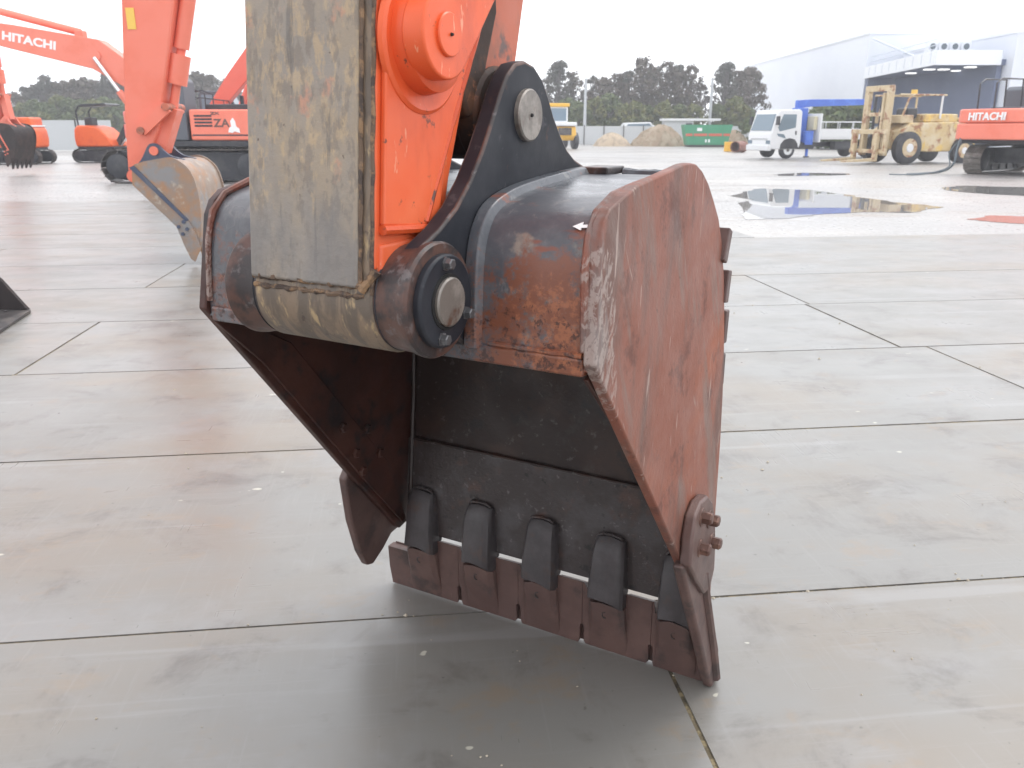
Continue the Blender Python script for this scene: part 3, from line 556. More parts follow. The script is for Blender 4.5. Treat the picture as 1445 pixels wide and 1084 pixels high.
# ------------------------------------------------------------------ other excavators in the yard
def poly_bar(pts, ws):
    """closed outline round a bent centre line with a half width at each point"""
    L, Rr = [], []
    for i, p in enumerate(pts):
        a = Vector(pts[max(i - 1, 0)]); b = Vector(pts[min(i + 1, len(pts) - 1)]); t = (b - a).normalized(); nn = Vector((-t.y, t.x))
        L.append((p[0] + nn.x * ws[i], p[1] + nn.y * ws[i])); Rr.append((p[0] - nn.x * ws[i], p[1] - nn.y * ws[i]))
    return L + Rr[::-1]
def stadium(L, h, n=10):
    r = h / 2; out = []
    for i in range(n + 1): t = -math.pi / 2 + math.pi * i / n; out.append((L / 2 - r + r * math.cos(t), r + r * math.sin(t)))
    for i in range(n + 1): t = math.pi / 2 + math.pi * i / n; out.append((-L / 2 + r + r * math.cos(t), r + r * math.sin(t)))
    return out
def crawler(parent, y, L, h, w, shoe, frame):
    path = [Vector(p) for p in stadium(L, h, 12)]; per = [0]
    for i in range(len(path)): per.append(per[-1] + (path[(i + 1) % len(path)] - path[i]).length)
    ns = int(per[-1] / .19); m = MB()
    for k in range(ns):
        d = per[-1] * k / ns; i = max(j for j in range(len(path)) if per[j] <= d); p = path[i].lerp(path[(i + 1) % len(path)], (d - per[i]) / (per[i + 1] - per[i] + 1e-9))
        t = (path[(i + 1) % len(path)] - path[i]).normalized(); ang = math.atan2(t.y, t.x); rot = Matrix.Rotation(-ang, 3, 'Y')
        m.box((p.x, y, p.y), (.178, w, .035), rot)
        m.box(Vector((p.x, y, p.y)) + rot @ Vector((.05, 0, -.03)), (.02, w * .98, .04), rot)
    tr = m.build('track', shoe, parent, smooth=0)
    inner = [(a * .93, b * .86 + h * .07) for a, b in stadium(L, h, 8)]
    MB().py(inner, y - w * .22, y + w * .22).build('track_frame', frame, tr, smooth=0)
    for sx in (-1, 1):
        MB().lathe((sx * (L / 2 - h / 2), y - w * .42, h / 2), (0, 1, 0), [(0, h * .30), (.03, h * .38), (w * .8, h * .38), (w * .84, h * .30)], 20).build('track_wheel', frame, tr)
    for k in range(5):
        x = -L / 2 + h * .75 + k * (L - h * 1.5) / 4
        MB().lathe((x, y - w * .3, h * .22), (0, 1, 0), [(0, h * .11), (w * .6, h * .11)], 12).build('roller', frame, tr)
    return tr
PROF = [(v - PINV, z - PINZ) for v, z in side]
OUTC = [(v - PINV, z - PINZ) for v, z in outer] + [(.012 - PINV, .235 - PINZ)]
def small_bucket(parent, pin, ang, W, mats, sc=1.0, detail=True):
    """bucket hung on a pin at (x, z); profile turns with ang; returns the bucket part"""
    c, s_ = math.cos(ang), math.sin(ang)
    tf = lambda p: (pin[0] + sc * (p[0] * c - p[1] * s_), pin[1] + sc * (p[0] * s_ + p[1] * c))
    o1 = [tf(p) for p in OUTC]; i1 = [tf(p) for p in offset(OUTC, .03)]
    sh = MB().py(o1 + i1[::-1], -W / 2 + .02, W / 2 - .02).build('bucket', mats[0], parent, smooth=40)
    pr = [tf(p) for p in PROF]
    for y0, y1 in ((-W / 2, -W / 2 + .03), (W / 2 - .03, W / 2)):
        MB().py(pr, y0, y1).build('side_plate', mats[0], sh)
        if detail:
            cutp = [(v - PINV, z - PINZ) for v, z in [(-.262, .55), (-.20, .62), (-.08, .60), (-.02, .45), (.01, .22), (-.05, .14), (-.10, .05), (-.15, .10), (-.21, .30)]]
            ya, yb = (y0 - .03, y0 - .002) if y0 < 0 else (y1 + .002, y1 + .03)
            MB().py([tf(p) for p in cutp], ya, yb).build('side_cutter', mats[2] if len(mats) > 2 else mats[0], sh)
            for q in ((.62, -.70), (.70, -.64), (.73, -.74), (.66, -.80)):
                pc = tf(q); yy = ya if y0 < 0 else yb; MB().lathe((pc[0], yy, pc[1]), (0, -1 if y0 < 0 else 1, 0), [(0, .025), (.02, .025)], 8).build('bolt', mats[1], sh)
            rib = [tf(p) for p in [(.10, .12), (.17, .14), (.76, -.62), (.72, -.64)]]
            yr = (y0 - .012, y0 - .001) if y0 < 0 else (y1 + .001, y1 + .012)
            MB().py(rib, *yr).build('side_rib', mats[1], sh)
    n_ = 5
    for k in range(n_):
        y = -W / 2 + .1 + (W - .2) * k / (n_ - 1)
        MB().py([tf(p) for p in [(.80, -.84), (.87, -.84), (.90, -1.0), (.858, -1.243), (.83, -1.1)]], y - .05, y + .05).build('tooth', mats[0], sh)
    ef = [tf((v - PINV, z - PINZ)) for v, z in ear_face]
    for yy in (-.22, .22): 
        e = MB().py(ef, yy - .025, yy + .025).build('ear', mats[1], sh)
        for q, rr in (((0, 0), .085), ((LV - PINV, LZ - PINZ), .06)):
            pc = tf(q); MB().lathe((pc[0], yy - .05, pc[1]), (0, 1, 0), [(0, rr), (.1, rr)], 20).build('pin_end', mats[3] if len(mats) > 3 else mats[1], sh)
    return sh, tf((LV - PINV, LZ - PINZ))
def excavator(label, loc, heading, sc=1., joints=None, bang=0., body_rot=0., paint=None, house=True, text_boom=None, text_cw=None, cab=True, bmats=None, group=None, bw=1.1, tracks=True, arm=True, rail=False, mini=False, shoe=None, TL=3.7):
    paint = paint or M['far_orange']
    root = thing('excavator' if not mini else 'mini_excavator', label, 'excavator', loc, heading, group, sc)
    blk = M['far_black']; shoe = shoe or M['track']
    if tracks:
        for y in (-1.1, 1.1): crawler(root, y, TL, .92, .58, shoe, blk)
        MB().bounds(-.9, .9, -.8, .8, .35, .85).build('undercarriage', blk, root)
        MB().cyl((0, 0, .85), (0, 0, 1.02), .6).build('slew_ring', blk, root)
    H = bpy.data.objects.new('upper_structure', None); 
    if house:
        m = MB().bounds(-2.1, 1.45, -1.22, 1.22, 1.0, 1.16); up = m.build('deck', blk, root, .02); up.rotation_euler = (0, 0, body_rot)
        P = up
        cw = [(-2.05, -1.25), (-2.45, -1.22), (-2.66, -1.0), (-2.76, -.5), (-2.78, 0), (-2.76, .5), (-2.66, 1.0), (-2.45, 1.22), (-2.05, 1.25)]
        c_ = MB().pz(cw, 1.14, 1.66).build('counterweight', paint, P, .05, seg=3)
        MB().pz([(x + .03 if x < -2.1 else x, y) for x, y in cw], 1.675, 2.12).build('counterweight_top', paint, P, .07, seg=3)
        MB().bounds(-2.04, -.25, -1.2, 1.2, 1.17, 2.02).build('engine_cover', paint, P, .06)
        MB().bounds(-1.9, -.5, -.55, .5, 2.021, 2.18).build('engine_hood', blk, P, .04)
        MB().cyl((-1.2, -.75, 2.0), (-1.2, -.75, 2.45), .06).build('exhaust_pipe', blk, P)
        MB().bounds(-.22, 1.30, -1.2, -.32, 1.17, 1.92).build('tank_cover', paint, P, .05)
        for yy in (-1.1, -.4): MB().tube([(-.2, yy, 1.9), (-.2, yy, 2.5), (.1, yy, 2.62), (1.2, yy, 2.5), (1.3, yy, 1.9)], .022, 6).build('handrail', blk, P)
        MB().bounds(-1.9, -.3, 1.201, 1.206, 1.3, 1.34).build('trim_line', blk, P)
        MB().bounds(-1.75, -1.05, 1.201, 1.212, 1.52, 1.94).build('side_door', paint, P, .01)
        for k in range(4): MB().bounds(-.9, -.4, 1.201, 1.21, 1.55 + k * .09, 1.60 + k * .09).build('vent_slat', blk, P)
        if cab:
            cp = [(-.18, 1.17), (1.28, 1.17), (1.42, 1.6), (1.30, 2.2), (1.02, 2.78), (.85, 2.9), (-.05, 2.9), (-.18, 2.78)]
            cb = MB().py(cp, .28, 1.22).build('cab', M['white'] if cab == 'white' else M['cab'], P, .05, seg=3)
            for yy in ((1.221, 1.226), (.274, .279)):
                MB().py([(-.05, 1.85), (.45, 1.85), (.45, 2.75), (-.05, 2.75)], *yy).build('window', M['glass'], cb)
                MB().py([(.53, 1.45), (1.22, 1.45), (1.32, 1.7), (1.20, 2.2), (.95, 2.72), (.53, 2.75)], *yy).build('window', M['glass'], cb)
            fr = MB().prism([(.36, 0), (1.14, 0), (1.14, 1), (.36, 1)], lambda y, t: (1.425 - .12 * t + .003, y, 1.62 + .58 * t), lambda y, t: (1.40 - .12 * t, y, 1.62 + .58 * t)); fr.build('windscreen', M['glass'], cb)
            fr = MB().prism([(.36, 0), (1.14, 0), (1.14, 1), (.36, 1)], lambda y, t: (1.303 - .27 * t + .003, y, 2.22 + .54 * t), lambda y, t: (1.28 - .27 * t, y, 2.22 + .54 * t)); fr.build('windscreen', M['glass'], cb)
        if rail:
            for yy in (.95, .35): MB().tube([(-1.9, yy, 2.1), (-1.95, yy, 2.95), (-1.7, yy, 3.1), (-.6, yy, 3.1), (-.5, yy, 2.1)], .03, 6).build('handrail', blk, P)
        if text_cw: text('lettering', text_cw, .33, M['letter'], P, (-2.748, .62, 1.77), (0, -1, 0), (0, 0, 1), .02, 1.0, .010)
    else: P = root
    if joints:
        P0, P1, P2, P3 = joints
        bo = MB().py(poly_bar([P0, ((P0[0] + P1[0]) / 2, (P0[1] + P1[1]) / 2 + .05), P1, ((P1[0] + P2[0]) / 2, (P1[1] + P2[1]) / 2 + .02), P2], [.20, .33, .42, .33, .19]), -.29, .27).build('boom', paint, P, .03)
        MB().lathe((P1[0], -.33, P1[1] - .05), (0, 1, 0), [(0, .16), (.64, .16)], 20).build('boom_boss', paint, bo)
        for yy in (-.42, .42):
            a = Vector((1.15, yy, 1.25)); b = Vector((P1[0], yy * .85, P1[1] - .1)); mid = a.lerp(b, .58)
            bc = MB().cyl(a, mid, .10).build('boom_cylinder', paint, P); MB().cyl(mid, b, .055).build('piston_rod', M['chrome'], bc)
        if not arm: return root, P
        ad = (Vector(P3) - Vector(P2)).normalized(); rear = Vector(P2) - ad * .75; nn = Vector((-ad.y, ad.x)); 
        if nn.x < 0 and ad.y < -.3: nn = -nn
        # arm with rounded nose, hump over the pivot
        out = nn if nn.x > 0 else -nn
        a_pts = [tuple(rear), tuple(Vector(P2) + out * .05), tuple(Vector(P2) + ad * .6 + out * .12), tuple(Vector(P3) - ad * .75 + out * .08), P3]
        st = MB().py(poly_bar(a_pts, [.14, .32, .36, .24, .10]), -.20, .20).build('arm', paint, P, .03)
        brk = Vector(P1).lerp(Vector(P2), .12) + Vector((-.1, .50)); end = rear
        ac = MB().cyl((brk.x, 0, brk.y), Vector((brk.x, 0, brk.y)).lerp(Vector((end.x, 0, end.y)), .55), .10).build('arm_cylinder', paint, P); MB().cyl(Vector((brk.x, 0, brk.y)).lerp(Vector((end.x, 0, end.y)), .55), (end.x, 0, end.y), .055).build('piston_rod', M['chrome'], ac)
        MB().bounds(brk.x - .12, brk.x + .12, -.16, .16, brk.y - .3, brk.y + .05).build('cylinder_bracket', paint, ac, .03)
        if bang is not None:
            bk, lp = small_bucket(P, P3, bang, bw, bmats or [M['dark_bucket'], blk])
            # linkage on the outside of the arm
            q = Vector(P3) - ad * .62 + out * .10; kk = Vector(P3) - ad * .98 + out * .42
            li = MB().py(poly_bar([tuple(q), tuple(kk)], [.075, .075]), -.28, -.21).build('idler_link', paint, P); MB().py(poly_bar([tuple(q), tuple(kk)], [.075, .075]), .21, .28).build('idler_link', paint, P)
            MB().py(poly_bar([lp, tuple(kk)], [.10, .10]), -.13, .13).build('bucket_link', paint, P)
            for pt in (q, kk): MB().cyl((pt.x, -.31, pt.y), (pt.x, .31, pt.y), .05).build('link_pin', M['faded'], li)
            top = Vector(P2) + ad * .25 + out * .62
            md = kk.lerp(top, .40)
            bcy = MB().cyl((kk.x, 0, kk.y), (md.x, 0, md.y), .06).build('piston_rod', paint, P); MB().cyl((kk.lerp(top, .16).x, 0, kk.lerp(top, .16).y), (kk.lerp(top, .36).x, 0, kk.lerp(top, .36).y), .135).build('cylinder_head', paint, bcy)
            MB().cyl((md.x, 0, md.y), (top.x, 0, top.y), .10).build('bucket_cylinder', paint, bcy)
        if text_boom:
            s0, tt_, sz = text_boom; d = (Vector(P2) - Vector(P1)).normalized(); o_ = Vector(P1).lerp(Vector(P2), s0)
            nrm = Vector((-d.y, d.x)); nrm = nrm if nrm.y > 0 else -nrm
            text('lettering', tt_, sz, M['letter'], bo, (o_.x - nrm.x * sz * .30, .272, o_.y - nrm.y * sz * .30), (-d.x, 0, -d.y), (nrm.x, 0, nrm.y), .004, 1.25, .012)
    return root, P
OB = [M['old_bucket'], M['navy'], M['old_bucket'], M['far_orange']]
# the foreground machine's own tracks, house and boom stand behind and to the left of the camera
hA = R(61); pin_w = Vector((.079, 2.254)) + Vector((math.cos(hA), math.sin(hA))) * PINV; cA = pin_w - Vector((math.cos(hA), math.sin(hA))) * 6.0
tmp, _ = excavator('x', (cA.x, cA.y, 0), hA, 1.0, ((.3, 1.9), (2.7, 5.0), (6.35, 3.75), (6, 1.2)), None, paint=M['orange'], arm=False)
inv = (Matrix.Translation((.079, 2.254, 0)) @ Matrix.Rotation(R(-29), 4, 'Z')).inverted() @ (Matrix.Translation((cA.x, cA.y, 0)) @ Matrix.Rotation(hA, 4, 'Z'))
for c in [o for o in bpy.data.objects if o.parent == tmp]: c.parent = ex; c.matrix_parent_inverse = inv
bpy.data.objects.remove(tmp, do_unlink=True)
# B: nearest background machine, only its arm and bucket reach into the frame
hB = R(1); pB = atY(199, 247, 9.95); scB = .84; PXB = 6.35
cx, cyy = pB.x - PXB * scB * math.cos(hB), pB.y - PXB * scB * math.sin(hB)
excavator('excavator with upright orange arm and grey brown bucket left of the scraped arm', (cx, cyy, 0), hB, scB, ((.3, 1.9), (2.6, 4.9), (6.84, 4.3), (PXB, pB.z / scB)), R(4), bmats=OB, bw=1.12)
stk = atY(183, 26, pB.y - .19); armB = [o for o in bpy.data.objects if o.name.startswith('arm') and o.parent and o.parent.name.startswith('deck')][-1]
MB().bounds((stk.x - cx) / scB - .055, (stk.x - cx) / scB + .055, -.209, -.2015, (stk.z) / scB - .13, stk.z / scB + .13).build('yellow_sticker', M['yellow_sticker'], armB)
# C: orange machine with its lettered boom stretched to the left
rC, PC = excavator('orange excavator with lettered boom stretched left behind the upright arm', (-9.45, 25.6, 0), math.pi, 1.0, ((.3, 1.9), (2.6, 3.55), (7.3, 4.45), (8.0, 1.6)), None, text_boom=(.555, 'HITACHI', .31), TL=4.7)
text('lettering', 'ZA', .30, M['dark_letter'], PC, (-.95, 1.213, 1.55), (-1, 0, 0), (0, 0, 1), .003, 1.1, .008)
text('lettering', 'ZX', .10, M['dark_letter'], PC, (-.88, 1.213, 1.88), (-1, 0, 0), (0, 0, 1), .003, 1.8, .004)
MB().py([(-1.34, 1.40), (-1.38, 1.52), (-1.44, 1.56), (-1.42, 1.70), (-1.50, 1.80), (-1.56, 1.70), (-1.58, 1.56), (-1.66, 1.50), (-1.68, 1.38), (-1.52, 1.42), (-1.46, 1.38)], 1.213, 1.218).build('white_sticker', M['letter'], PC, smooth=0)
# D: red machine behind C, boom raised to the right
excavator('red excavator behind the lettered boom machine with its boom raised to the right', (-12.1, 33.5, 0), R(2), 1.0, ((.3, 1.9), (2.6, 4.5), (6.4, 6.0), (7.6, 2.6)), None, paint=M['far_red'])
# E: left edge, arm and dark bucket
pE = atY(2, 178, 29.5)
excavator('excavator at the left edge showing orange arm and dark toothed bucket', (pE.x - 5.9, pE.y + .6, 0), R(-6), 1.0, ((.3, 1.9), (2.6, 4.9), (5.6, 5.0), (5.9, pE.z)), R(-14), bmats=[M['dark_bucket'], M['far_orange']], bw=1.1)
# R: right edge machine seen from behind
excavator('orange tracked excavator at the right edge seen from behind its lettered counterweight', (18.1, 29.5, 0), R(36), 1.0, ((.3, 1.9), (2.2, 3.2), (5.5, 3.4), (6.2, 1.0)), None, body_rot=R(-10), text_cw='HITACHI', shoe=M['track_shiny'], rail=True)
# hoses hanging at the right machine
def minidigger(label, loc, heading, canopy, paint, sc=.62):
    root = thing('mini_excavator', label, 'excavator', loc, heading, 'small excavators parked along the left side', sc)
    blk = M['far_black']
    for y in (-1.05, 1.05): crawler(root, y, 3.3, .92, .5, M['track'], blk)
    MB().bounds(-.8, .8, -.8, .8, .35, .9).build('undercarriage', blk, root)
    body = [(-1.35, 1.1), (-1.42, 1.7), (-1.35, 2.35), (-1.1, 2.62), (-.2, 2.62), (.5, 2.45), (1.0, 2.0), (1.35, 1.45), (1.42, 1.1)]
    bd = MB().py(body, -1.15, 1.15).build('body', paint, root, .14, seg=3)
    MB().bounds(-1.2, 1.5, -1.1, 1.1, .95, 1.095).build('deck', M['far_black'], root)
    for k in range(2): MB().bounds(-1.0, -.2, 1.151, 1.16, 1.95 + k * .28, 2.05 + k * .28).build('vent_slat', blk, bd)
    MB().bounds(.3, .9, 1.151, 1.158, 1.25, 1.36).build('sticker', M['letter'], bd)
    MB().prism([(-1.1, 0), (1.1, 0), (1.1, 1), (-1.1, 1)], lambda y, t: (1.6 + .12 * t, y, .35 + .5 * t), lambda y, t: (1.7 + .12 * t, y, .35 + .5 * t)).xf(Matrix.Translation((.35, 0, 0))).build('dozer_blade', blk, root)
    if canopy == 'canopy':
        for y in (-.85, .85): MB().tube([(-1.1, y, 2.5), (-1.15, y, 3.6), (-.9, y, 3.95), (1.2, y, 4.05)], .06, 8).build('canopy_post', blk, root)
        MB().py([(-.95, 3.98), (-.6, 4.1), (1.1, 4.16), (1.3, 4.08), (1.3, 4.02), (-.9, 3.9)], -1.0, 1.0).build('canopy_roof', blk, root, .03)
        MB().bounds(-.9, -.3, -.4, .4, 2.6, 3.2).build('seat', blk, root, .08)
    elif canopy == 'cab':
        cb = MB().py([(-.9, 2.3), (1.2, 2.3), (1.3, 3.0), (1.0, 4.0), (-.9, 4.0)], -.2, 1.0).build('cab', M['white'], root, .06)
        MB().py([(-.7, 2.9), (1.0, 2.9), (.8, 3.8), (-.7, 3.8)], 1.001, 1.01).build('window', M['glass'], cb)
        MB().bounds(1.22, 1.3, -.1, .9, 2.9, 3.6).build('windscreen', M['glass'], cb)
    else:
        MB().bounds(-1.2, .3, -1.0, .9, 2.55, 3.15).build('hood', paint, root, .15, seg=3)
        MB().bounds(-1.3, .6, -1.1, 1.1, 2.50, 2.62).build('hood_band', M['white'], root, .03)
    MB().py(poly_bar([(1.3, 1.3), (2.2, 2.6), (3.6, 3.0)], [.16, .22, .14]), -.18, .18).build('boom', M['far_black'] if canopy != 'none' else paint, root)
    st = MB().py(poly_bar([(3.4, 3.2), (3.8, 1.2)], [.16, .10]), -.14, .14).build('arm', paint, root)
    MB().cyl((1.5, 0, 1.2), (2.6, 0, 2.5), .08).build('boom_cylinder', M['chrome'], root)
    small_bucket(root, (3.8, 1.2), R(-20), .9, [M['dark_bucket'], blk], .62, False)
    return root
pF = gnd(52, 232); pG = gnd(128, 229.5)
MO = worn('mini_orange_paint', (.80, .13, .02), [dict(c=(.7, .09, .015), s=1.3, lo=.45, hi=.7)], (.3, .5), bump=None)
minidigger('small orange excavator with rounded body and canopy posts left of the upright arm', (pG.x + .2, pG.y + .9, 0), R(-4), 'canopy', MO)
minidigger('small orange excavator with low hood beside the dark toothed bucket', (pF.x - 1.0, pF.y + .9, 0), R(183), 'none', MO)
pH = gnd(84, 200); minidigger('tiny far excavator with white cab between two small orange ones', (pH.x, 66, 0), R(170), 'cab', MO, .6)
# dark bucket lip lying at the left edge
A_ = gnd(44, 441); B_ = gnd(0, 471); zt = atY(0, 395, A_.y).z; x0_ = atY(0, 395, A_.y).x - A_.x
t = thing('loose_bucket', 'dark steel bucket edge lying on the plates at the left edge', 'bucket', tuple(A_))
dB = B_ - A_; far_ = dB * 1.6 + Vector((-.9, 0, 0))
MB().pz([(0, 0), (dB.x * 1.6, dB.y * 1.6), (far_.x, far_.y), (-1.4, .05), (-.3, .04)], .001, .026).build('cutting_edge', M['track'], t, .004)
MB().prism([(-1.4, .027), (-.01, .027), (-.03, .045), (x0_, zt), (x0_ * 2.2, zt * 1.7), (-1.4, zt * 2.0)], lambda a, z: (a, -.02 + .10 * a * -1, z), lambda a, z: (a, .02 + .10 * a * -1, z)).build('side_plate', M['dark_bucket'], t, .004)
for k in range(2): MB().lathe((-.16 - .12 * k, -.10 - .10 * k, .026), (0, 0, 1), [(0, .018), (.012, .018), (.015, .014)], 8).build('bolt', M['track'], t)

# ------------------------------------------------------------------ crane truck
TR = gnd(1112, 224); hT = math.atan2(-.30, -.954)
tk = thing('crane_truck', 'white flatbed truck with blue loader crane behind its cab', 'truck', (TR.x + .15, TR.y + .9, 0), hT, None, .94)
# local: +x forward (to the left in view), +y left side (towards camera)
cabp = [(-.1, .78), (.0, .55), (.25, .50), (1.62, .50), (1.78, .62), (1.80, 1.25), (1.72, 1.45), (1.42, 2.42), (1.30, 2.52), (.10, 2.56), (-.05, 2.45)]
cb = MB().py(cabp, -1.08, 1.08).build('cab', M['white'], tk, .05, seg=3)
for yy in ((1.081, 1.088), (-1.088, -1.081)):
    MB().py([(.30, 1.62), (1.28, 1.42), (1.40, 1.62), (1.12, 2.30), (.30, 2.30)], *yy).build('side_window', M['glass'], cb)
    MB().py([(.85, 1.05), (1.35, 1.18), (1.45, 1.32), (1.0, 1.28)], *yy).build('low_window', M['glass'], cb)
    MB().bounds(.22, .30, yy[0], yy[1] + .01, 1.25, 1.45).build('door_handle', M['far_black'], cb)
    MB().py([(.02, .52), (.10, .80), (.30, 1.02), (.62, 1.08), (.95, 1.0), (1.15, .78), (1.20, .52)], yy[0] - .001, yy[1] + .002).build('wheel_arch', M['far_black'], cb)
MB().prism([(-.95, 0), (.95, 0), (.88, 1), (-.88, 1)], lambda y, t: (1.750 - .262 * t, y, 1.47 + .84 * t), lambda y, t: (1.70 - .30 * t, y, 1.47 + .84 * t)).build('windscreen', M['glass'], cb)
MB().bounds(1.781, 1.80, -.8, .8, .98, 1.06).build('grille', M['chrome'], cb)
MB().bounds(1.70, 1.90, -1.08, 1.08, .42, .72).build('bumper', M['white'], cb, .04)
for y in (-.85, .85): MB().bounds(1.78, 1.815, y - .18, y + .18, .78, .96).build('headlight', M['glass'], cb)
for y in (-1.25, 1.25): MB().bounds(1.5, 1.62, y - .1, y + .1, 1.75, 2.2).build('mirror', M['far_black'], cb)
MB().bounds(-6.3, 1.3, -.45, .45, .62, .86).build('chassis', M['far_black'], tk)
bd = MB().bounds(-6.4, -1.35, -1.15, 1.15, 1.0, 1.10).build('flatbed', M['white'], tk, .01)
for y in (-1.15, 1.12): MB().bounds(-6.4, -1.35, y, y + .03, 1.05, 1.55).build('side_board', M['white'], bd, .01)
MB().bounds(-6.43, -6.401, -1.15, 1.15, 1.05, 1.55).build('tail_board', M['white'], bd)
MB().bounds(-1.34, -1.22, -1.12, 1.12, .85, 2.35).build('head_board', M['white'], bd, .02)
for y in (-1.13, 1.13):
    MB().tube([(-6.3, y, 1.92), (-1.3, y, 1.92)], .022, 6).build('rail', M['white'], bd)
    for k in range(6): MB().tube([(-6.2 + k * .96, y, 1.5), (-6.2 + k * .96, y, 1.92)], .018, 6).build('rail_post', M['white'], bd)
for x, z in ((.62, .46), (-4.6, .46)):
    for y in (-1.0, .78):
        w = MB().lathe((x, y, z), (0, 1, 0), [(0, .36), (.03, .45), (.21, .45), (.24, .36)], 28).build('wheel', M['far_black'], tk)
        MB().lathe((x, y - .012 if y < 0 else y + .10, z), (0, 1, 0), [(0, .26), (.155, .26), (.158, .12)], 20).build('rim', M['white'], w)
        MB().lathe((x, y - .02 if y < 0 else y + .252, z), (0, 1, 0), [(0, .10), (.02, .09)], 16).build('hub', M['track'], w)
MB().bounds(-3.6, -2.4, .55, 1.0, .45, .9).build('side_box', M['far_black'], tk, .03)
MB().bounds(-1.0, -.1, -1.0, 1.0, .5, .82).build('crane_base', M['far_black'], tk)
M['blue'] = worn('blue_paint', (.05, .13, .52), [dict(c=(.08, .19, .62), s=2, lo=.45, hi=.65)], (.35, .5), bump=None)
cr = MB().bounds(-.95, -.35, -.35, .35, .82, 2.65).build('crane_column', M['blue'], tk, .04)
MB().py([(-.40, 2.62), (-.40, 3.05), (-1.2, 3.10), (-5.1, 3.16), (-5.3, 3.02), (-5.25, 2.85), (-1.2, 2.72)], -.16, .16).build('crane_boom', M['blue'], cr, .03)
MB().bounds(-5.35, -5.1, -.10, .10, 2.55, 2.86).build('boom_head', M['blue'], cr, .03)
for y in (-1.02, .78):
    MB().bounds(-.92, -.42, y, y + .26, .72, 1.45).build('outrigger_box', M['blue'], cr, .03); MB().cyl((-.67, y + .13, .12), (-.67, y + .13, .8), .08).build('outrigger_leg', M['blue'], cr); MB().cyl((-.67, y + .13, .05), (-.67, y + .13, .12), .16).build('outrigger_foot', M['far_black'], cr)
MB().bounds(-1.19, -.98, .2, .9, 1.5, 2.2).build('control_panel', M['cream'] if 'cream' in M else plain('cream', (.6, .55, .38), .5), cr, .02)

# ------------------------------------------------------------------ big yellow forklift
FK = gnd(1270, 231); hF = math.atan2(-.30, -.954)
M['yellow'] = worn('worn_yellow_paint', (.58, .44, .22), [dict(c=(.64, .55, .38), s=1.2, lo=.42, hi=.62), dict(c=(.32, .14, .06), s=2.4, lo=.52, hi=.66), dict(c=(.68, .48, .13), s=1.0, lo=.52, hi=.65, seed=3)], (.4, .6), bump=None)
M['tan'] = worn('rusty_mast_paint', (.55, .44, .27), [dict(c=(.28, .12, .06), s=1.8, lo=.48, hi=.6), dict(c=(.60, .50, .34), s=3, lo=.5, hi=.65, seed=2)], (.45, .65), bump=None)
fk = thing('forklift', 'large rusty yellow forklift with tall mast between the truck and the right excavator', 'forklift', (FK.x + .1, FK.y + .6, 0), hF)
MB().py([(-3.3, .75), (-3.45, 1.0), (-3.35, 1.55), (-2.9, 1.78), (.3, 1.72), (.75, 1.4), (.75, .62), (-.8, .50), (-2.0, .52), (-2.2, .85), (-3.0, .85)], -.95, .95).build('chassis', M['yellow'], fk, .05)
MB().bounds(-2.4, -.6, -.7, .7, 1.75, 2.1).build('engine_hood', M['yellow'], fk, .06)
MB().bounds(-3.3, -2.45, -.8, .8, 1.75, 1.95).build('counterweight', M['tan'], fk, .08)
MB().bounds(-.5, .1, -.35, .35, 1.9, 2.35).build('seat', M['far_black'], fk, .08)
MB().bounds(.1, .8, -.8, .8, 1.70, 2.05).build('cowl', M['tan'], fk, .05)
for y in (-.75, .75):
    MB().tube([(.75, y, 1.8), (.45, y, 2.7), (.25, y, 2.86)], .05, 6).build('guard_post', M['tan'], fk); MB().tube([(-1.35, y, 1.9), (-1.35, y, 2.86)], .05, 6).build('guard_post', M['white'] if y > 0 else M['tan'], fk)
    MB().tube([(.95, y, 2.88), (-1.55, y, 2.88)], .04, 6).build('guard_rail', M['tan'], fk)
for k in range(5): MB().tube([(-1.3 + k * .38, -.75, 2.89), (-1.3 + k * .38, .75, 2.89)], .025, 6).build('guard_bar', M['tan'], fk)
MB().cyl((-.1, .4, 2.91), (-.1, .4, 3.10), .13).build('beacon', M['yellow_sticker'], fk)
ms = MB().bounds(1.25, 1.50, .55, .78, .35, 3.2).bounds(1.25, 1.50, -.78, -.55, .35, 3.2).build('mast', M['tan'], fk, .02)
MB().bounds(1.28, 1.48, -.8, .8, 3.02, 3.26).build('mast_crossbar', M['tan'], ms, .02); MB().bounds(1.28, 1.48, -.55, .55, 2.0, 2.15).build('mast_crossbar', M['tan'], ms)
for y in (.42, -.52): MB().bounds(1.40, 1.56, y, y + .10, .4, 2.95).build('mast_channel', M['tan'], ms)
for y in (-.2, .2): MB().cyl((1.36, y, .4), (1.36, y, 2.8), .06).build('lift_cylinder', M['far_black'], ms)
cg = MB().bounds(1.60, 1.74, -1.1, 1.1, 1.25, 1.45).bounds(1.60, 1.74, -1.1, 1.1, .45, .62).build('fork_carriage', M['tan'], fk, .02)
for y in (-1.05, -.4, .3, .95): MB().bounds(1.601, 1.73, y, y + .1, .6, 1.3).build('carriage_bar', M['tan'], cg)
for y in (-.75, .6): MB().py([(1.75, .12), (1.75, 1.3), (1.90, 1.3), (1.92, .26), (3.5, .16), (3.5, .10)], y, y + .18).build('fork', M['tan'], cg)
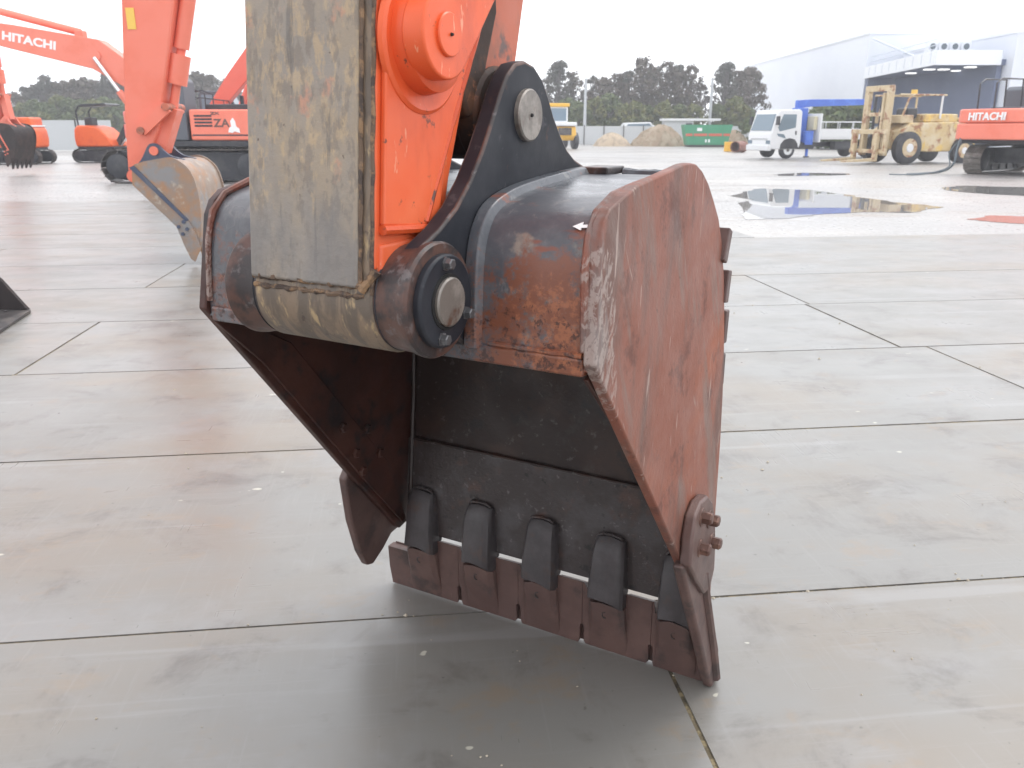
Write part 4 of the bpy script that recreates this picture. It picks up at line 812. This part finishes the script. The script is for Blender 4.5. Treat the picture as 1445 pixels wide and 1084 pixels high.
for x, r_ in ((.45, .68), (-2.55, .55)):
    for y in (-1.15, .80):
        w = MB().lathe((x, y, r_), (0, 1, 0), [(0, r_ * .72), (.05, r_), (.33, r_), (.38, r_ * .72)], 28).build('wheel', M['far_black'], fk)
        MB().lathe((x, y - .01 if y < 0 else y + .2, r_), (0, 1, 0), [(0, r_ * .58), (.19, r_ * .58), (.195, r_ * .45)], 20).build('rim', M['tan'], w); MB().lathe((x, y - .02 if y < 0 else y + .39, r_), (0, 1, 0), [(0, r_ * .28), (.03, r_ * .25)], 16).build('hub', M['white'], w)
# hose and cable looping to the ground beside the right machine
M['hose'] = plain('grey_hose', (.10, .13, .15), .5)
for k, (a, b, c, d, lab) in enumerate((((1368, 165), (1352, 205), (1345, 232), (1325, 243), 'grey hose hanging left of the right excavator and trailing left'), ((1362, 190), (1340, 215), (1338, 236), (1300, 246), 'second thinner cable trailing along the ground below the forklift'))):
    P_ = [atY(*a, 29.4), atY(*b, 29.0), atY(*c, 28.8), gnd(*d, .03), gnd(d[0] - 45, 246, .03)]
    pts = smooth_curve([(p.x, p.z) for p in P_], 6); ys = smooth_curve([(p.x, p.y) for p in P_], 6)
    tag(MB().tube([(q[0], y_[1], max(q[1], .02)) for q, y_ in zip(pts, ys)], .035 if k == 0 else .02, 8).build('hose', M['hose']), lab, 'hose')

# ------------------------------------------------------------------ warehouse
M['wall'] = worn('pale_panel_wall', (.74, .77, .82), [dict(c=(.70, .73, .79), s=.15, lo=.4, hi=.65)], (.4, .6), bump=None)
M['roofwhite'] = plain('white_fascia', (.80, .82, .85), .5)
M['shade'] = worn('shaded_bay_wall', (.10, .13, .22), [dict(c=(.13, .16, .26), s=.2, lo=.4, hi=.65)], (.5, .7), bump=None)  # interior shade under the canopy is put into this dark blue colour
wh = thing('warehouse', 'long pale warehouse with dark canopied loading bay on the right', 'building', (32.5, 80, 0))
M['groove'] = plain('panel_joint', (.60, .64, .70), .6)
def part(name, mat, b, par=wh, bev=0): return MB().bounds(*b).build(name, mat, par, bev)
part('main_block', M['wall'], (0.0, 26, .05, 44, 0, 9.6)).rotation_euler = (0, 0, R(-.6))
part('parapet', M['roofwhite'], (-.08, 26, -.03, 44, 9.601, 9.8)).rotation_euler = (0, 0, R(-.6))
cy0 = -17.3; cxr = 2.5
cn = MB().pz([(-2.1, cy0), (16, cy0), (16, -.02), (0, -.02)], 5.8, 6.2).build('canopy', M['shade'], wh)
MB().bounds(-2.2, cxr, cy0 - .2, cy0 - .002, 5.8, 6.8).build('fascia', M['roofwhite'], cn)
fd = Vector((2.1, -cy0)).normalized(); fn = Vector((-fd.y, fd.x)); fl_ = Vector((2.1, -cy0)).length; fo = Vector((-2.1, cy0))
def onf(d, o, z): q = fo + fd * d + fn * o; return (q.x, q.y, z)
MB().prism([(-.1, 5.8), (fl_ - .1, 5.8), (fl_ - .1, 6.8), (-.1, 6.8)], lambda d, z: onf(d, .003, z), lambda d, z: onf(d, .16, z)).build('fascia', M['roofwhite'], cn)
for k in range(9): MB().prism([(.6 + 1.9 * k, 6.0), (.7 + 1.9 * k, 6.0), (.7 + 1.9 * k, 6.7), (.6 + 1.9 * k, 6.7)], lambda d, z: onf(d, .161, z), lambda d, z: onf(d, .18, z)).build('fascia_joint', M['groove'], cn)
M['lamp'] = plain('ceiling_lamp', (.9, .9, .86), .4, emit=1.0)
for lx, ly in ((-.9, -13.5), (.2, -13.5), (.9, -16), (-.2, -9), (2.0, -12.0)): part('ceiling_lamp', M['lamp'], (lx, lx + .7, ly, ly + .5, 5.72, 5.799), cn)
part('bay_wall', M['shade'], (.05, 20, -.6, -.01, 0, 5.79))
part('bay_wall', M['shade'], (cxr + .02, cxr + .4, cy0 + .3, -.61, 0, 5.79))
part('right_wing', M['wall'], (cxr + .45, cxr + 16, cy0 - .9, -.65, 0, 7.85))
part('wing_parapet', M['roofwhite'], (cxr + .40, cxr + 16, cy0 - .95, -.65, 7.851, 8.05))
for k in range(4):
    u = part('air_conditioner', M['roofwhite'], (-.9 + k * .85, -.2 + k * .85, cy0 + 4, cy0 + 4.6, 6.22, 7.75), wh, .03)
    for z in (6.9, 7.4): MB().lathe((-.55 + k * .85, cy0 + 3.97, z), (0, 1, 0), [(0, .22), (.02, .21)], 16).build('fan_grille', M['hose'], u)
for zz in (7.2, 7.6): MB().tube([onf(.2, -.1, zz), onf(fl_ - .5, -.1, zz)], .03, 6).build('handrail', M['groove'], cn)
MB().tube([(.5, -11, 6.4), (-.4 + .5, -.4, 9.2)], .10, 6).build('stair_rail', M['groove'], cn)
# loading dock blocks inside
for (a, b, c, d, e, lab) in ((2.2, 3.6, -3, 1.6, .5, 'grey pallet stack in the dark loading bay'), (.5, 1.6, -5, 1.2, .4, 'low pallet stack in the dark loading bay')):
    t = thing('pallet_stack', lab, 'pallets', (32.5 + a, 80 + c, 0)); z = 0
    while z < d: MB().bounds(0, b - a + .6, 0, 1.1, z + .09, z + .14).bounds(.05, .15, 0, 1.1, z, z + .09).bounds(b - a + .4, b - a + .5, 0, 1.1, z, z + .09).build('pallet', M['hose'], t); z += .15

# ------------------------------------------------------------------ fence, poles, yard clutter
M['fence'] = plain('pale_fence_sheet', (.50, .52, .53), .55)
fl = gnd(790, 205).y
def fence(label, xa, xb, Y, h, mat, step=1.8):
    f = thing('fence', label, 'fence', (xa, Y, 0))
    n_ = int((xb - xa) / step)
    for k in range(n_):
        MB().bounds(k * step + .03, (k + 1) * step - .03, 0, .05, .05, h).build('fence_panel', mat, f)
        MB().bounds(k * step - .04, k * step + .04, -.06, -.005, 0, h + .1).build('post', M['track'], f)
fence('long pale sheet fence below the trees behind the bucket', 3, 38, 78, 1.65, M['fence'])
fence('pale grey site wall behind the small canopy excavator on the left', -44, -27, 58, 2.0, M['fence'], 2.4)
M['pole'] = plain('galvanised_pole', (.48, .50, .52), .5)
for px_, top, Yp, lab in ((825, 113, 82, 'pale grey lamp pole in front of the trees'), (1001, 112, 84, 'thin grey pole near the tall tree gap left of the warehouse')):
    p = atY(px_, 178, Yp); tz = atY(px_, top, Yp).z; t = thing('pole', lab, 'pole', (p.x, Yp, 0))
    MB().cyl((0, 0, 0), (0, 0, tz), .17, .11, 12).build('shaft', M['pole'], t); MB().lathe((0, 0, tz - .02), (0, 0, 1), [(0, .14), (.12, .14), (.2, .05)], 12).build('cap', M['pole'], t); MB().lathe((0, 0, 0), (0, 0, 1), [(0, .35), (.25, .32), (.3, .2)], 12).build('base', M['pole'], t)
# yellow loader half hidden behind the ear
pL = gnd(795, 210); yl = thing('wheel_loader', 'yellow white machine with cab half hidden behind the black bucket ear', 'loader', (pL.x - .4, pL.y, 0), R(-75))
M['cyellow'] = plain('chrome_yellow', (.75, .42, .03), .45)
MB().py([(-2.2, .7), (-2.4, 1.0), (-2.4, 1.5), (-1.9, 1.75), (-.3, 1.8), (1.3, 1.6), (1.5, .9), (1.3, .6)], -.95, .95).build('body', M['cyellow'], yl, .1)
MB().bounds(-.2, 1.5, -.97, .97, 1.62, 1.9).build('hood', M['white'], yl, .08)
cb = MB().bounds(-1.6, .0, -.75, .75, 1.7, 3.0).build('cab', M['white'], yl, .08); MB().bounds(-1.7, .1, -.85, .85, 3.0, 3.25).build('cab_roof', M['cyellow'], cb, .06)
MB().bounds(.001, .02, -.6, .6, 2.0, 2.9).build('windscreen', M['glass'], cb)
for s_ in (-1, 1): MB().bounds(-1.4, -.2, s_ * .751, s_ * .76, 2.0, 2.9).build('window', M['glass'], cb)
MB().bounds(1.5, 1.6, -.5, .5, 1.0, 1.5).build('grille', M['track'], yl)
for x in (-1.5, 1.0):
    for y in (-1.15, .75): w = MB().lathe((x, y, .6), (0, 1, 0), [(0, .42), (.05, .6), (.35, .6), (.4, .42)], 24).build('wheel', M['far_black'], yl); MB().lathe((x, y - .01 if y < 0 else y + .25, .6), (0, 1, 0), [(0, .32), (.16, .3)], 16).build('rim', M['cyellow'], w)
# green skip with red stripe
pS = gnd(995, 207); sk = thing('skip', 'green waste skip with a red stripe near the fence', 'skip', (pS.x, pS.y, 0), R(-3))
M['green'] = plain('green_paint', (.03, .26, .13), .5); M['red'] = plain('red_stripe', (.55, .10, .05), .5)
kw = 1.75; h_ = 1.75
sb = MB().py([(-kw - .25, h_), (-kw + .1, .15), (kw - .1, .15), (kw + .25, h_), (kw + .17, h_), (kw - .15, .22), (-kw + .15, .22), (-kw - .17, h_)], -.9, .9).build('skip_shell', M['green'], sk, .02)
for y in (-.9, .84): MB().py([(-kw - .24, h_ - .01), (-kw + .1, .16), (kw - .1, .16), (kw + .24, h_ - .01)], y, y + .06).build('side_wall', M['green'], sb)
MB().bounds(-kw - .05, kw + .05, -.925, -.905, .85, 1.05).build('stripe', M['red'], sb)
MB().bounds(-.9, -.5, -.93, -.906, 1.25, 1.5).build('label_plate', M['letter'], sb); MB().bounds(-.2, .2, -.93, -.906, .35, .6).build('label_plate', M['letter'], sb)
for x in (-1.2, 0, 1.2): MB().bounds(x - .05, x + .05, -.96, -.931, .2, h_).build('rib', M['green'], sb)
MB().bounds(-1.6, 1.6, -.8, .8, 0, .149).build('skid', M['track'], sk)
# box trailers / cars beside the skip
def car(label, px_, py_, dz, rz, colr):
    p = gnd(px_, py_); c = thing('parked_car', label, 'car', (p.x, p.y, 0), rz, None, 1.22)
    MB().py([(-2.0, .35), (-2.05, .9), (-1.7, 1.0), (-1.3, 1.6), (.6, 1.65), (1.1, 1.05), (1.9, .9), (2.0, .4)], -.8, .8).build('body', colr, c, .08)
    for y in (-.801, .79): MB().py([(-1.5, 1.05), (-1.2, 1.5), (.5, 1.55), (.9, 1.05)], y - .01, y).build('window', M['glass'], c)
    for x in (-1.3, 1.2):
        for y in (-.82, .62): MB().lathe((x, y, .32), (0, 1, 0), [(0, .3), (.03, .32), (.17, .32), (.2, .3)], 16).build('wheel', M['far_black'], c)
car('white car parked between the brown mounds near the fence', 903, 203.5, 0, R(5), M['white'])
bx = gnd(965, 205); t = thing('site_office', 'small white roofed grey box beside the green skip', 'shed', (bx.x - .3, bx.y + 1.5, 0))
MB().bounds(-1.4, 1.2, -.8, .8, .1, 2.1).build('wall', M['fence'], t, .02); MB().bounds(-1.6, 3.6, -1.0, 1.0, 2.101, 2.3).build('roof', M['white'], t, .02); MB().bounds(.5, 1.1, -.83, -.801, .15, 1.9).build('door', M['far_black'], t); MB().bounds(-1.0, .0, -.83, -.801, .2, .9).build('white_panel', M['white'], t)
# rusty pipe and yellow drum in front of the truck
pp = gnd(1042, 215); t = thing('steel_pipe', 'short rusty steel pipe lying beside the white truck', 'pipe', (pp.x, pp.y, 0), R(50), None, .62)
m = MB(); N_ = 24
vs = [(x, r_ * math.cos(2 * math.pi * i / N_), .55 + r_ * math.sin(2 * math.pi * i / N_)) for x, r_ in ((-.9, .55), (.9, .55), (.9, .48), (-.9, .48)) for i in range(N_)]
m.add(vs, [(k * N_ + i, k * N_ + (i + 1) % N_, ((k + 1) % 4) * N_ + (i + 1) % N_, ((k + 1) % 4) * N_ + i) for k in range(4) for i in range(N_)])
M['rustpipe'] = worn('rusty_pipe', (.20, .08, .06), [dict(c=(.28, .13, .09), s=2, lo=.45, hi=.65)], (.5, .7), bump=None)
m.build('pipe_wall', M['rustpipe'], t); MB().lathe((.82, 0, .55), (1, 0, 0), [(0, .60), (.1, .60)], 24).build('pipe_flange', M['rustpipe'], t)
pd = gnd(1028, 214); t = thing('drum', 'small yellow drum left of the rusty pipe', 'drum', tuple(pd)); MB().lathe((0, 0, 0), (0, 0, 1), [(0, .30), (.02, .32), (.28, .31), (.3, .33), (.32, .31), (.58, .31), (.6, .33), (.62, .30)], 20).build('drum_shell', M['cyellow'], t); MB().cyl((.1, 0, .62), (.1, 0, .66), .05).build('drum_cap', M['track'], t)
# mounds
M['soil'] = worn('dry_grass_mound', (.30, .22, .15), [dict(c=(.36, .29, .21), s=1.2, lo=.45, hi=.6), dict(c=(.20, .16, .10), s=2.5, lo=.5, hi=.65)], (.8, .95), bump=(.8, 5))
def mound(label, px_, py_, rx, ry, h, tint):
    p = gnd(px_, py_); m = MB(); N1, N2 = 26, 8; vs = []; fs = []
    for j in range(N2 + 1):
        q = j / N2
        for i in range(N1):
            a = 2 * math.pi * i / N1; w = 1 + .12 * math.sin(3 * a + px_) + .08 * math.sin(5 * a); z = h * (1 - q ** 1.8) * (1 + .12 * math.sin(4 * a + 3 * q) * q) + random.uniform(-.05, .05) * h * (q < 1)
            vs.append((rx * q * w * math.cos(a), ry * q * w * math.sin(a), max(z, 0) - (.05 if j == N2 else 0)))
    for j in range(N2):
        for i in range(N1): fs.append((j * N1 + i, j * N1 + (i + 1) % N1, (j + 1) * N1 + (i + 1) % N1, (j + 1) * N1 + i))
    m.add(vs, fs); o = m.build('soil_mound', tint); o.location = (p.x, p.y, 0); tag(o, label, 'mound')
mound('large brown grassy mound between white car and skip', 930, 206, 2.3, 1.4, 1.75, M['soil'])
mound('low pale sand mound left of the white car', 862, 206, 1.6, 1.1, 1.1, worn('sand_mound', (.45, .36, .26), [dict(c=(.34, .27, .2), s=2, lo=.5, hi=.6)], (.8, .95), bump=(.6, 5)))
mound('small brown mound right of the green skip', 1035, 206, 1.6, 1.2, 1.3, M['soil'])
# ------------------------------------------------------------------ trees and bushes
def leaf_mat(name, a, b, c):
    t = NT(name); n_ = t.noise(.55, 3, .6); cc = t.mix(t.ramp(n_, .35, .65), a, b); cc = t.mix(t.ramp(t.noise(2.1, 2, .6, (1, 1, 1), 0, 4), .52, .68, 0, .8), cc, c); t.l(cc, t.b.inputs['Base Color']); t.b.inputs['Roughness'].default_value = .6
    t.b.inputs['Specular IOR Level'].default_value = .25; return t.m
LM = [leaf_mat('pine_leaf', (.085, .092, .075), (.12, .112, .098), (.15, .13, .115)), leaf_mat('green_leaf', (.085, .12, .045), (.12, .15, .06), (.16, .16, .065)), leaf_mat('brown_leaf', (.115, .098, .078), (.14, .112, .095), (.095, .105, .06)), leaf_mat('yellow_green_leaf', (.12, .14, .045), (.18, .17, .055), (.10, .13, .055))]
BARK = worn('grey_bark', (.12, .105, .10), [dict(c=(.18, .16, .15), s=3, lo=.45, hi=.6)], (.8, .95), bump=None)
def crown_mesh(seed, h, w, base, nclump, leaves, ls, mat):
    rnd = random.Random(seed); m = MB(); cl = []
    for k in range(nclump):
        q = rnd.random(); z = base + (h - base) * (.05 + .93 * q); rmax = w * (math.sin(math.pi * min(1, (.18 + .80 * q))) ** .75) + .1
        a = rnd.uniform(0, 2 * math.pi); rr = rmax * math.sqrt(rnd.random()); cl.append((rr * math.cos(a), rr * math.sin(a), z, rnd.uniform(.3, .75) * w * .34))
    for x, y, z, r_ in cl:
        for j in range(leaves):
            d = Vector((rnd.gauss(0, 1), rnd.gauss(0, 1), rnd.gauss(0, .75))).normalized() * r_ * rnd.uniform(.3, 1.05) ** .6
            p = Vector((x, y, z)) + d; nrm = (d.normalized() + Vector((rnd.gauss(0, .5), rnd.gauss(0, .5), rnd.gauss(0, .5) + .3))).normalized()
            a = nrm.orthogonal().normalized(); a.rotate(Matrix.Rotation(rnd.uniform(0, 6.28), 3, nrm)); b = nrm.cross(a); s1 = ls * rnd.uniform(.6, 1.3); s2 = s1 * rnd.uniform(.45, .8)
            m.add([p - a * s1, p - b * s2 + nrm * s1 * .15, p + a * s1, p + b * s2], [(0, 1, 2, 3)])
    me = bpy.data.meshes.new('crown'); me.from_pydata(m.v, [], m.f); me.materials.append(mat); return me, cl
def tree_proto(seed, h, w, base, nclump, leaves, ls, mat):
    me, cl = crown_mesh(seed, h, w, base, nclump, leaves, ls, mat); m = MB(); rnd = random.Random(seed + 50)
    lean = rnd.uniform(-.3, .3); tp = [(lean * t * t, .1 * math.sin(3 * t), h * .9 * t) for t in (0, .25, .5, .75, 1)]
    for i in range(4): m.cyl(tp[i], tp[i + 1], .030 * h * .7 * (1 - .22 * i), .030 * h * .7 * (1 - .22 * (i + 1)), 7)
    for x, y, z, r_ in cl[::3]:
        s_ = Vector((lean * .2, 0, max(base * .7, z - .22 * h))); m.cyl(s_, (x * .9, y * .9, z), .012 * h * .6, .004 * h, 5)
    return me, m.mesh('trunk')
PROT = [tree_proto(1, 9.2, 1.9, 2.6, 140, 26, .15, LM[0]), tree_proto(2, 8.2, 2.4, 1.6, 170, 26, .18, LM[2]), tree_proto(3, 6.0, 2.1, .8, 150, 28, .17, LM[1]), tree_proto(4, 7.6, 1.5, 2.2, 90, 16, .15, LM[0]), tree_proto(5, 9.0, 2.2, 2.4, 140, 26, .15, LM[2]), tree_proto(6, 5.0, 2.0, .5, 130, 28, .17, LM[3])]
for me, tr in PROT: tr.materials.append(BARK)
def tree(kind, px_, top_px, Y, label, group):
    me, tr = PROT[kind]; p = atY(px_, 180, Y); H_ = atY(px_, top_px, Y).z; h0 = (9.2, 8.2, 6.0, 7.6, 9.0, 5.0)[kind]; s_ = H_ / (h0 * .98)
    t = thing('tree', label, 'tree', (p.x, Y, 0), random.uniform(0, 6.28), group, s_)
    for nm, d in (('crown', me), ('trunk', tr)): o = bpy.data.objects.new(nm, d); col.objects.link(o); o.parent = t
ordn = ['first', 'second', 'third', 'fourth', 'fifth', 'sixth', 'seventh', 'eighth', 'ninth', 'tenth', 'eleventh', 'twelfth', 'thirteenth', 'fourteenth', 'fifteenth', 'sixteenth', 'seventeenth', 'eighteenth']
RT = [(3, 772, 108, 88), (0, 788, 88, 90), (4, 806, 104, 92), (3, 834, 108, 92), (1, 850, 112, 90), (4, 868, 106, 91), (0, 884, 102, 94), (4, 903, 84, 90), (0, 918, 96, 93), (4, 938, 90, 91), (0, 952, 94, 95), (4, 970, 95, 90), (3, 986, 120, 93), (0, 1020, 90, 90), (4, 1034, 102, 92), (1, 1052, 98, 95)]
for k, (kd, x, y, Y) in enumerate(RT): tree(kd, x, y, Y, f'{ordn[k]} tall grey green tree from the left in the row behind the fence', 'tall trees behind the fence')
GT = [(2, 800, 140, 85), (2, 816, 144, 84), (5, 838, 142, 85), (2, 858, 133, 86), (5, 880, 150, 84), (5, 896, 146, 84), (2, 914, 150, 85), (5, 936, 146, 84), (2, 958, 148, 85), (5, 978, 150, 84), (2, 1012, 148, 85), (5, 1036, 140, 84), (2, 1050, 150, 85)]
for k, (kd, x, y, Y) in enumerate(GT): tree(kd, x, y, Y, f'{ordn[k]} low green tree from the left in front of the tall trees', 'low green trees behind the fence')
LT = [(1, -8, 138, 100), (1, 12, 140, 100), (1, 28, 132, 100), (0, 44, 124, 102), (1, 58, 122, 104), (0, 73, 108, 103), (1, 86, 118, 104), (4, 100, 116, 106), (1, 114, 114, 104), (1, 128, 112, 104), (1, 142, 116, 104), (0, 160, 106, 103), (1, 172, 112, 104), (4, 186, 114, 104), (1, 240, 118, 104), (1, 285, 104, 104), (1, 302, 108, 105), (1, 330, 112, 104)]
for k, (kd, x, y, Y) in enumerate(LT): tree(kd, x, y, Y, f'{ordn[k]} brown green tree from the left in the back of the left wood', 'brown trees of the left wood')
LG = [(2, 18, 150, 94), (5, 36, 148, 94), (2, 54, 142, 94), (2, 70, 146, 92), (5, 88, 138, 95), (2, 104, 140, 94), (2, 120, 142, 94), (5, 136, 144, 92), (2, 152, 138, 95), (2, 168, 142, 94), (2, 20, 165, 90), (5, 62, 160, 88), (2, 98, 160, 89), (2, 140, 162, 89)]
for k, (kd, x, y, Y) in enumerate(LG): tree(kd, x, y, Y, f'{ordn[k]} green tree along the front of the left wood', 'green trees of the left wood')
# bushes behind the crane truck
bm_, _ = crown_mesh(31, 2.6, 1.5, .2, 30, 70, .2, LM[1])
for k, (x, Y) in enumerate(((1150, 66), (1168, 64), (1186, 63), (1204, 62), (1060, 74))):
    p = atY(x, 185, Y); t = thing('bush', ('green bush seen through the truck crane nearest the cab', 'second green bush from the truck cab behind its flatbed', 'third green bush from the truck cab behind its flatbed', 'green bush beside the forklift mast', 'green bush left of the white truck cab')[k], 'bush', (p.x, Y, 0), k * 1.3, 'bushes behind the crane truck', 1.15 if k < 4 else .9)
    o = bpy.data.objects.new('foliage', bm_); col.objects.link(o); o.parent = t
    for j in range(4): a = j * 1.6 + k; MB().cyl((0, 0, 0), (.5 * math.cos(a), .5 * math.sin(a), 1.2), .035, .015, 6).build('stem', BARK, t)

# ------------------------------------------------------------------ haze volume over the whole yard, added for the veiling glare
hm = bpy.data.materials.new('veiling_haze'); hm.use_nodes = True; ht = hm.node_tree
for n_ in list(ht.nodes):
    if n_.type == 'BSDF_PRINCIPLED': ht.nodes.remove(n_)
pv = ht.nodes.new('ShaderNodeVolumePrincipled'); pv.inputs['Color'].default_value = (.96, .97, 1, 1); pv.inputs['Density'].default_value = HAZE; pv.inputs['Anisotropy'].default_value = .3
ht.links.new(pv.outputs[0], [n_ for n_ in ht.nodes if n_.type == 'OUTPUT_MATERIAL'][0].inputs['Volume'])
hz = MB().bounds(-260, 260, -50, 320, -1.1, 16).build('haze', hm, smooth=0); struct(hz, 'pale haze added over the yard for veiling glare', 'stuff')
